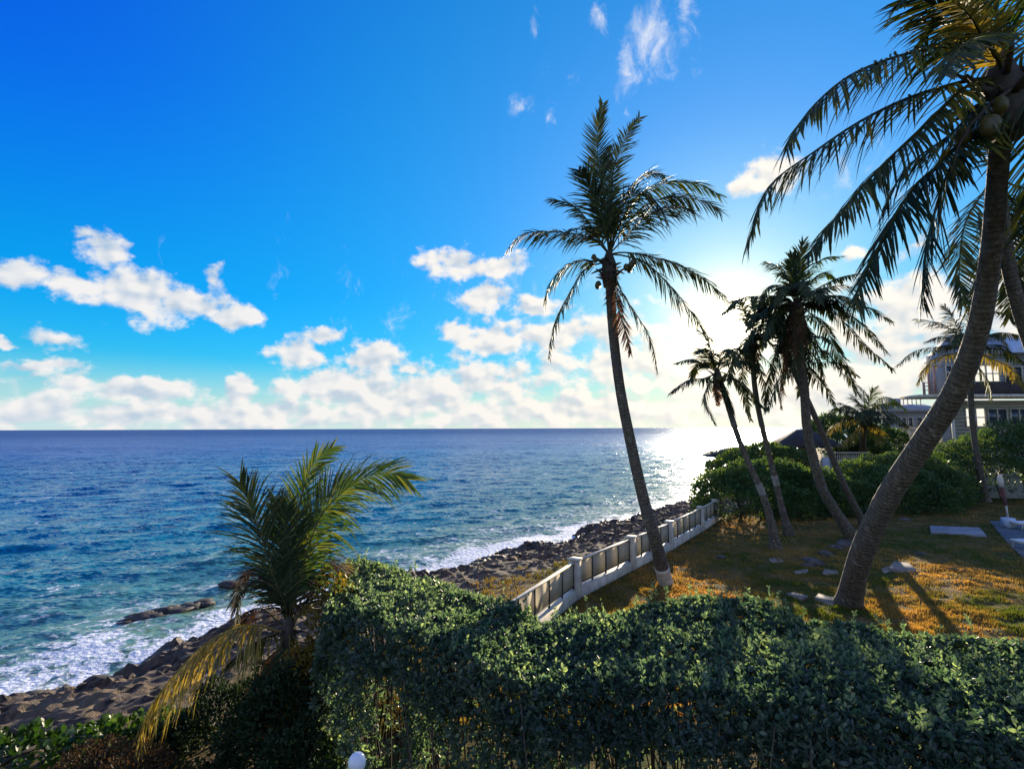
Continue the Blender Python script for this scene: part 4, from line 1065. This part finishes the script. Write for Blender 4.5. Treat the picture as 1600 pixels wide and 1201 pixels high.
for k in range(18):
    a = k*2.4; e = .25+.8*(k/18); L = random.uniform(.4, .6); c0 = Vector((-1.95, 4.05, 1.05))
    h_ = Vector((math.cos(a)*math.cos(e), math.sin(a)*math.cos(e), math.sin(e))); sd_ = h_.cross(Vector((0,0,1))).normalized()
    V_ = [c0-sd_*.03, c0+sd_*.03, c0+h_*L*.5+sd_*.04, c0+h_*L+Vector((0,0,-.03)), c0+h_*L*.5-sd_*.04, c0+h_*L*.4-Vector((0,0,.03))]
    MB().add(V_, [(0,1,2,5),(2,3,5),(3,4,5),(4,0,5)]).build('leaf', M['agave'], ag)
MB().tube([(-1.95,4.05,-.3),(-1.95,4.05,1.1)], [.09,.06], 8).build('stem', M['twig'], ag)

# white ball cap at the bottom
fin = thing('post_finial', 'white ball cap of a terrace post poking into the bottom edge', 'post', (P(556,1260,2.6).x, 2.6, 0))
c = P(556, 1190, 2.6)
MB().ell(c, .042, .042, .046, 20, 14).build('ball', M['white_gloss'], fin, True)
MB().tube([(c.x, c.y, 0), (c.x, c.y, c.z-.09), (c.x, c.y, c.z-.07), (c.x, c.y, c.z-.06), (c.x, c.y, c.z-.03)], [.045,.045,.055,.03,.022], 20).build('post', M['white'], fin, True)

# ---------------------------------------------------------------- lawn furniture and stones
def stone_slab(pix, th, label, m_='stone_slab', z=0.0, tilt=0, name='stepping_stone', grp='stepping stones on the lawn', cat='stepping stone'):
    c = [G(px, py, th) for px, py in pix]; n = len(c)
    cc_ = sum(c, Vector())/n
    V_ = [Vector((v.x, v.y, -.05)) for v in c] + [Vector((v.x, v.y, th-.015)) for v in c] + [cc_.lerp(Vector((v.x, v.y, th+tilt*(i < 2))), .97) for i, v in enumerate(c)]
    F = [tuple(range(2*n, 3*n))]
    for i in range(n):
        j = (i+1) % n; F += [(i, j, n+j, n+i), (n+i, n+j, 2*n+j, 2*n+i)]
    o = MB().add(V_, F).build(name, M[m_]); tag(o, label, cat, grp); return o
stone_slab([(1388,888),(1396,878),(1420,881),(1431,891),(1400,893)][0:5], .10, 'thick square pale slab right of the leaning trunk')
stone_slab([(1376,890),(1388,884),(1396,893),(1380,896)], .03, 'flat slab touching the left side of the thick pale slab')
stone_slab([(1240,893),(1262,890),(1262,894),(1244,897)], .05, 'grey flat stone on the edge of the round shadow')
stone_slab([(1284,895),(1288,890),(1308,893),(1310,897),(1292,898)], .06, 'pale wedge-shaped stone left of the leaning trunk')
stone_slab([(1272,934),(1278,928),(1308,936),(1300,946)], .06, 'long pale slab touching the foot of the leaning trunk, nearest the hedge')
stone_slab([(1228,927),(1240,926),(1262,932),(1250,936)], .05, 'small pale slab just over the hedge top, left of the long one')
stone_slab([(1454,832),(1452,823),(1530,826),(1541,838)], .10, 'long pale concrete slab lying on the lawn before the white wall', 'concrete', name='concrete_slab', grp=None, cat='slab')
stone_slab([(1200,873),(1219,872),(1224,878),(1205,879)], .03, 'small grey stone in the round shadow nearest the fence')
def boulder(px, py, r, label, flat=.45, grp='boulders on the lawn', z=0.0):
    c = G(px, py, z); mb = MB(); V_ = []
    ns = 14; nr_ = 9
    mb.ell((c.x, c.y, z+r*flat*.12), r*.85, r*.55, r*flat*.6, ns, nr_, Matrix.Rotation(random.random()*3, 3, 'Z'), .13)
    o = mb.build('boulder', M['rock' if z < -.5 else 'lawn_rock']); tag(o, label, 'boulder', grp); return o
boulder(1320, 853, .60, 'flat grey boulder beside the foot of the full palm')
boulder(1306, 858, .40, 'small dark boulder left of the flat grey one')
boulder(1424, 800, .55, 'low grey boulder near the back bushes')
boulder(1412, 815, .45, 'grey boulder in front of the low one near the back bushes')
boulder(1438, 868, .30, 'round grey boulder on the sunny grass above the thick slab')
boulder(1290, 868, .42, 'brown boulder on the rim of the round shadow')
boulder(1270, 880, .50, 'broad low boulder lower down the rim of the round shadow')
boulder(1126, 872, .28, 'tiny pale boulder alone near the fence')
boulder(1262, 886, .32, 'lowest boulder on the rim of the round shadow')
boulder(357, 912, .62, 'dark wet boulder standing alone in the shallow water', .4, 'rocks in the surf', SEA+.05)
# low reef ledge in the surf
led = MB()
for k in range(34):
    f = k/33; px = 200+118*f; py = 966-24*f + random.uniform(-2, 2); r = (.16+.34*math.sin(math.pi*(.15+.75*f)))*random.uniform(.6, 1.15)
    c = G(px, py, SEA); led.ell((c.x+random.uniform(-.3,.3), c.y+random.uniform(-.3,.3), SEA+random.uniform(-.05, .04)), r, r*random.uniform(.5, .9), random.uniform(.06, .16), 8, 6, Matrix.Rotation(random.uniform(.4, 1.4), 3, 'Z'), .3)
tag(led.build('reef_ledge', M['rock']), 'long low brown rock ledge awash in the white surf', 'rock')
# reef point
hl = MB()
for k in range(9):
    hl.ell((P(1112+k*5, 712, 127).x, 127+random.uniform(-2, 2), -1.8+k*.15), 2.2, 2.0, .5+.06*k, 12, 7, None, .12)
tag(hl.build('rocky_point', M['rock']), 'dark rocky point jutting into the sun glitter', 'rock')

# rocks strewn along the shore edge
shore_rocks = []
pts_line = SHORE[2:11]
protos = []
for k in range(6):
    mb = MB(); mb.ell((0, 0, 0), 1, .7, .42, 9, 6, None, .34); protos.append(mb.mesh('shore_rock', M['rock']))
for k in range(34):
    i = RS.randint(0, len(pts_line)-1); t = RS.rand(); p = pts_line[i]*(1-t)+pts_line[i+1]*t
    d = unit((pts_line[i+1]-pts_line[i])[None, :])[0]; off = RS.uniform(-.6, 4.5)
    q = p + np.array([d[1], -d[0]])*off
    z = float(height(np.array([q[0]]), np.array([q[1]]))[0][0])
    s_ = RS.uniform(.10, .34)
    o = bpy.data.objects.new('shore_rock', protos[k % 6]); COL.objects.link(o)
    o.location = (q[0], q[1], z+s_*.15); o.scale = (s_, s_, s_*RS.uniform(.5, .9)); o.rotation_euler = (0, 0, RS.uniform(0, 6.28))
    tag(o, 'small dark jagged rock among many alike along the waterline', 'rock', 'small rocks along the waterline')

# patio paving
pv = [G(1546,818), G(1700,815), G(1900,900), G(1612,884), G(1580,858)]
n = len(pv)
V_ = [Vector((v.x, v.y, -.1)) for v in pv]+[Vector((v.x, v.y, .055)) for v in pv]
F = [tuple(range(n, 2*n))]+[(i, (i+1) % n, n+(i+1) % n, n+i) for i in range(n)]
tag(MB().add(V_, F).build('patio', M['paving']), kind='structure')
# closed parasol in white base
pc = G(1576, 826, .06)
par = thing('closed_parasol', 'slim closed parasol with white rounded top and dull red folds on a pale base', 'parasol', pc)
MB().box(-.20, .20, -.20, .20, .0, .46, Matrix.Translation(pc), .03).build('base', M['blue_white'], par)
MB().tube([pc+Vector((0,0,.46)), pc+Vector((-.06,0,1.2))], [.04,.04], 10).build('pole', M['white'], par, True)
MB().tube([pc+Vector((-.06,0,1.05)), pc+Vector((-.14,0,1.6)), pc+Vector((-.22,0,2.1)), pc+Vector((-.26,0,2.3))], [.06,.11,.10,.06], 10).build('folded_cloth', M['red'], par, True)
MB().tube([pc+Vector((-.225,-.03,1.95)), pc+Vector((-.26,-.03,2.25)), pc+Vector((-.26,-.03,2.45)), pc+Vector((-.2,-.03,2.56))], [.10,.13,.11,.04], 10).build('top_cap', M['white'], par, True)
# two loungers cut by the right edge
for (px, py, lb) in ((1586, 829, 'white low sun lounger behind, cut by the right edge beside the parasol base'), (1590, 860, 'white framed sun lounger nearer on the patio, cut by the right edge')):
    b = G(px, py, .06)
    lg = thing('sun_lounger', lb, 'sun lounger', b, 'sun loungers on the patio')
    MB().box(0, 1.9, -.32, .32, .30, .35, Matrix.Translation(b), .02).build('seat', M['white_gloss'], lg)
    for sx in (.12, 1.7):
        for sy in (-.28, .28): MB().tube([b+Vector((sx-.06, sy, 0)), b+Vector((sx, sy, .30))], .025, 8).build('leg', M['white'], lg, True)
    MB().box(0, .06, -.34, .34, .24, .30, Matrix.Translation(b), .01).build('frame', M['white'], lg)
    MB().box(-.0, .75, -.30, .30, 0, .05, Matrix.Translation(b+Vector((1.85,0,.33))) @ Matrix.Rotation(-.8, 4, 'Y'), .02).build('backrest', M['white_gloss'], lg)

# white garden wall
a_, b_ = P(1470, 760, 37.5), P(1680, 760, 35.5)
Mx, L = frame(Vector((a_.x, a_.y, 0)), Vector((b_.x, b_.y, 0)))
wl = thing('garden_wall', 'white rendered garden wall behind the slim far palm', 'wall', (a_.x, a_.y, 0))
MB().box(0, L, -.1, .1, -.1, 1.55, Mx, .02).build('wall', M['stucco'], wl)
MB().box(0, L, -.14, .14, 1.55, 1.64, Mx, .02).build('coping', M['white'], wl)

# ---------------------------------------------------------------- houses
def hx(px, Yd): return P(px, 600, Yd).x
def hz_(py, Yd): return P(800, py, Yd).z
def window(root, x0, x1, y, z0, z1, cols, rows, lit, fr='white', fw=.07):
    f = MB()
    f.box(x0-fw, x0, y-.06, y+.04, z0-fw, z1+fw); f.box(x1, x1+fw, y-.06, y+.04, z0-fw, z1+fw)
    f.box(x0, x1, y-.06, y+.04, z1, z1+fw); f.box(x0, x1, y-.06, y+.04, z0-fw, z0)
    for c in range(1, cols): xx = x0+(x1-x0)*c/cols; f.box(xx-.035, xx+.035, y-.05, y+.03, z0, z1)
    for r in range(1, rows):
        zz_ = z0+(z1-z0)*r/rows
        for c in range(cols):
            xa = x0+(x1-x0)*c/cols+(.035 if c else 0); xb = x0+(x1-x0)*(c+1)/cols-(.035 if c < cols-1 else 0)
            f.box(xa, xb, y-.045, y+.025, zz_-.045, zz_+.045)
    w_ = f.build('window', M[fr], root)
    MB().box(x0, x1, y+.03, y+.05, z0, z1).build('pane', M['lit_pane' if lit else 'pane'], w_)
YH = 46.0
hs_ = thing('house', 'two-storey timber house with grey roof and white trim at the right edge', 'house', (hx(1540, YH), YH, 0))
xl = hx(1484, YH); xr = hx(1690, YH); z1 = hz_(628, YH); z2 = hz_(559, YH)
MB().box(xl, xr, YH, YH+1.6, -.2, z1).build('wall', M['wood_wall'], hs_)
for k in range(22):
    zz_ = k*z1/22; MB().box(xl-.02, xr+.02, YH-.035, YH-.003, zz_+.02, zz_+z1/22-.02).build('plank', M['wood_wall'], hs_)
xe = hx(1462, YH)
zd = hz_(620, YH)
MB().box(hx(1440, YH-1.6), xr+1, YH-1.6, YH+1.0, zd-.28, zd, None, .03).build('eave_slab', M['white'], hs_)
MB().add([(hx(1522,YH-1.5),YH-1.5,zd),(xr,YH-1.5,zd),(xr,YH+.05,zd+1.25),(hx(1530,YH),YH+.05,zd+1.25),(hx(1522,YH-1.5),YH+.05,zd),(xr,YH+.05,zd)], [(0,1,2,3),(0,3,4),(1,5,2),(0,4,5,1)]).build('awning_roof', M['dark_roof'], hs_)
xu = hx(1462, YH+1)
MB().box(xu, xr, YH+.1, YH+1.9, zd+.003, z2+.28).build('upper_wall', M['grey_wall'], hs_)
for k in range(12):
    zz_ = zd+.05+k*(z2+.4-zd)/12; MB().box(xu-.02, xr+.02, YH+.065, YH+.097, zz_+.02, zz_+(z2+.4-zd)/12-.02).build('siding_board', M['grey_wall'], hs_)
# main roof: hip
rz = z2+.3
MB().add([(xu-.3,YH-.5,rz),(xr+.9,YH-.5,rz),(xr+.9,YH+6,rz),(xu+3.0,YH+6,rz),(xu+3.2,YH+3.0,rz+2.2),(xr-2,YH+3.0,rz+2.2),
  (xu-.3,YH-.5,rz-.18),(xr+.9,YH-.5,rz-.18),(xr+.9,YH+6,rz-.18),(xu+3.0,YH+6,rz-.18)],
  [(0,1,5,4),(1,2,5),(2,3,4,5),(3,0,4),(6,7,1,0),(7,8,2,1),(8,9,3,2),(9,6,0,3),(9,8,7,6)]).build('roof', M['grey_roof'], hs_)
# gable dormer on the right
gx0, gx1 = hx(1574, YH), hx(1640, YH)
MB().add([(gx0,YH-.9,rz-.1),(gx1,YH-.9,rz-.1),((gx0+gx1)/2,YH-.9,rz+1.5),(gx0,YH+3,rz-.1),(gx1,YH+3,rz-.1),((gx0+gx1)/2,YH+4.2,rz+1.5)], [(0,1,2),(0,2,5,3),(1,4,5,2)]).build('gable', M['blue_white'], hs_)
for a, b, c, d, cl, rw, lt in ((1524,1541,574,598,2,2,1),(1543,1562,574,598,2,2,1),(1480,1488,574,594,1,2,0),(1572,1598,576,600,2,1,0)):
    window(hs_, hx(a, YH), hx(b, YH), YH, hz_(d, YH), hz_(c, YH), cl, rw, lt)
for a, b, c, d, cl, rw, lt in ((1504,1517,641,668,1,2,1),(1520,1533,641,668,1,2,1),(1539,1567,642,664,2,1,0),(1574,1600,642,664,2,1,0),(1606,1640,642,664,2,1,0)):
    window(hs_, hx(a, YH), hx(b, YH), YH-.10, hz_(d, YH), hz_(c, YH), cl, rw, lt)
MB().tube([(hx(1486,YH-1.2),YH-1.2,-.1),(hx(1484,YH-1.2),YH-1.2,zd-.28)], .12, 8).build('column', M['white'], hs_, True)
# deck posts and rails at the house's left corner
dk = MB()
for px in (1443, 1452, 1461):
    MB().box(hx(px,YH-1.3)-.07, hx(px,YH-1.3)+.07, YH-1.4, YH-1.26, zd+.003, zd+(2.4 if px > 1450 else 1.1)).build('deck_post', M['pink_wood'], hs_)
for z_ in (.35, .7, 1.02):
    MB().box(hx(1443,YH-1.3)+.07, hx(1461,YH-1.3)-.07, YH-1.35, YH-1.31, zd+z_, zd+z_+.06).build('deck_rail', M['pink_wood'], hs_)
MB().box(hx(1461,YH-1.3)-.07, hx(1475,YH-1.3), YH-1.4, YH-1.26, zd+2.4, zd+2.5).build('deck_beam', M['pink_wood'], hs_)

# dark villa behind
YV = 66.0
vl = thing('villa', 'dark grey flat-roofed villa with roof railing, half hidden behind the short palm', 'house', (hx(1430, YV), YV, 0))
va, vb = hx(1398, YV), hx(1470, YV)
MB().box(va, vb, YV, YV+2.5, -.2, hz_(645.5, YV)).build('wall', M['grey_wall'], vl)
MB().add([(va-.7,YV-.8,hz_(645,YV)),(vb+.7,YV-.8,hz_(645,YV)),(vb,YV+3,hz_(632,YV)),(va,YV+3,hz_(632,YV)),(va+1.5,YV+6,hz_(645,YV)),(vb+.7,YV+6,hz_(645,YV))], [(0,1,2,3),(0,3,4),(1,5,2),(4,3,2,5),(0,4,5,1)]).build('roof', M['grey_roof'], vl)
for a, b in ((1411,1414),(1418,1423)):
    MB().box(hx(a-1,YV), hx(b+1,YV), YV+2.0, YV+2.7, hz_(634,YV), hz_(623,YV)).build('chimney', M['grey_wall'], vl)
for px in range(1404, 1470, 7): MB().box(hx(px,YV)-.04, hx(px,YV)+.04, YV+3.1, YV+3.2, hz_(633,YV), hz_(624,YV)).build('rail_post', M['white'], vl)
MB().box(va, vb, YV+3.1, YV+3.18, hz_(624,YV), hz_(624,YV)+.1).build('top_rail', M['white'], vl)
for a, b in ((1405,1411),(1415,1421),(1428,1436),(1441,1448)): window(vl, hx(a,YV), hx(b,YV), YV-.08, hz_(668,YV), hz_(655,YV), 1, 1, 0, 'white')
YW = 58.0
bc = thing('balcony_wall', 'white balustraded balcony wall below the dark villa', 'balcony', (hx(1415, YW), YW, 0))
wa, wb = hx(1391, YW), hx(1450, YW)
MB().box(wa, wb, YW, YW+.3, -.1, hz_(690, YW)).build('wall', M['stucco'], bc)
MB().box(wa, wb, YW-.12, YW+.36, hz_(690, YW)+.003, hz_(688, YW)).build('ledge', M['white'], bc)
MB().box(wa, wb, YW-.02, YW+.3, hz_(672.5, YW), hz_(670.5, YW)).build('handrail', M['white'], bc)
for k in range(22):
    xx = wa+.1+(wb-wa-.2)*k/21; MB().tube([(xx,YW+.14,hz_(688,YW)),(xx,YW+.14,hz_(682,YW)),(xx,YW+.14,hz_(672.5,YW))], [.05,.085,.045], 6).build('baluster', M['stucco'], bc)

# gazebo on the terrace
YG = 50.0
gz = thing('gazebo', 'dark brown hip-roofed gazebo on the terrace beneath the tall palm', 'gazebo', (hx(1250, YG), YG, 0))
ga, gb = hx(1213, YG), hx(1293, YG); e = hz_(697, YG); t_ = hz_(672.5, YG)
MB().add([(ga,YG-2.2,e),(gb,YG-2.2,e),(gb,YG+2.6,e),(ga,YG+2.6,e),(hx(1241,YG),YG,t_),(hx(1262,YG),YG,t_),(ga,YG-2.2,e-.15),(gb,YG-2.2,e-.15),(gb,YG+2.6,e-.15),(ga,YG+2.6,e-.15)],
  [(0,1,5,4),(1,2,5),(2,3,4,5),(3,0,4),(6,7,1,0),(7,8,2,1),(8,9,3,2),(9,6,0,3),(9,8,7,6)]).build('roof', M['dark_roof'], gz)
for px in (1222, 1250, 1284):
    for yy in (YG-1.8, YG+2.2): MB().box(hx(px,YG)-.09, hx(px,YG)+.09, yy-.09, yy+.09, 0, e-.15).build('gazebo_post', M['dark_roof'], gz)
MB().box(hx(1256,YG), hx(1276,YG), YG+1.4, YG+1.6, 0, e-.15).build('back_screen', M['pink_wood'], gz)
tr_ = thing('terrace_balustrade', 'white balustrade on a pale terrace wall right of the gazebo', 'balustrade', (hx(1315, 48), 48, 0))
ta, tb = hx(1278, 48), hx(1350, 48)
MB().box(ta, tb, 48, 48.3, -.1, hz_(722, 48)).build('wall', M['stucco'], tr_)
MB().box(ta, tb, 47.9, 48.4, hz_(722,48)+.003, hz_(720.5,48)).build('ledge', M['white'], tr_)
MB().box(ta, tb, 48, 48.25, hz_(710,48), hz_(708,48)).build('handrail', M['white'], tr_)
for k in range(24):
    xx = ta+.1+(tb-ta-.2)*k/23; MB().tube([(xx,48.12,hz_(720.5,48)),(xx,48.12,hz_(716,48)),(xx,48.12,hz_(710,48))], [.035,.055,.03], 6).build('baluster', M['white'], tr_)
MB().box(hx(1280,47.5), hx(1289,47.5), 47.4, 47.7, 0, hz_(716,47.5)).build('pillar', M['blue_white'], tr_)

# ---------------------------------------------------------------- grass blades
def grass(name, n, region, hgt, wdt, zf, lab, seed):
    r = np.random.RandomState(seed)
    x0, x1, y0, y1 = region
    y = 1/(1/y0 + r.rand(n*3)*(1/y1-1/y0)); x = r.uniform(-.25, 1.08, n*3)*y
    z, s, fs, sd = height(x, y)
    if zf == 'lawn': k = (fs > .2) & (sd > 5)
    else: k = (fs < -.15) & (s > 6.8 + (fbm(x, y, 3, 9)-.5)*4) & (x > -3)
    cl = fbm(x*2.2, y*2.2, 3, 77); k &= r.rand(len(x)) < np.clip((cl-.28)*3.2, .08, 1)
    x, y, z, cl = x[k][:n], y[k][:n], z[k][:n], cl[k][:n]
    m_ = len(x); a = r.uniform(0, 6.28, m_)
    hh = hgt*r.uniform(.4, 1.2, m_)*(.55+cl*.9); ww = wdt*r.uniform(.6, 1.3, m_)*(1+y/30)
    lean = r.normal(0, .45, (m_, 2))*hh[:, None]
    dx_, dy_ = np.cos(a)*ww, np.sin(a)*ww*.4
    V = np.stack([np.column_stack([x-dx_, y-dy_, z-.01]), np.column_stack([x+dx_, y+dy_, z-.01]), np.column_stack([x+lean[:, 0], y+lean[:, 1], z+hh])], 1).reshape(-1, 3)
    F = np.arange(m_*3).reshape(-1, 3)
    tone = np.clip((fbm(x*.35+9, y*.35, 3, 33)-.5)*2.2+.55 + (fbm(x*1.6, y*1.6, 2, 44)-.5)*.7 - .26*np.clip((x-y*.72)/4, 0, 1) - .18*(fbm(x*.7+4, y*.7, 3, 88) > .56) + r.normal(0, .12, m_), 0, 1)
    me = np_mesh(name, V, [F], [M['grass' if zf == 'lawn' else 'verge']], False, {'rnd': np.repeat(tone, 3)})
    tag(link(name, me), lab, 'grass', None, 'stuff')
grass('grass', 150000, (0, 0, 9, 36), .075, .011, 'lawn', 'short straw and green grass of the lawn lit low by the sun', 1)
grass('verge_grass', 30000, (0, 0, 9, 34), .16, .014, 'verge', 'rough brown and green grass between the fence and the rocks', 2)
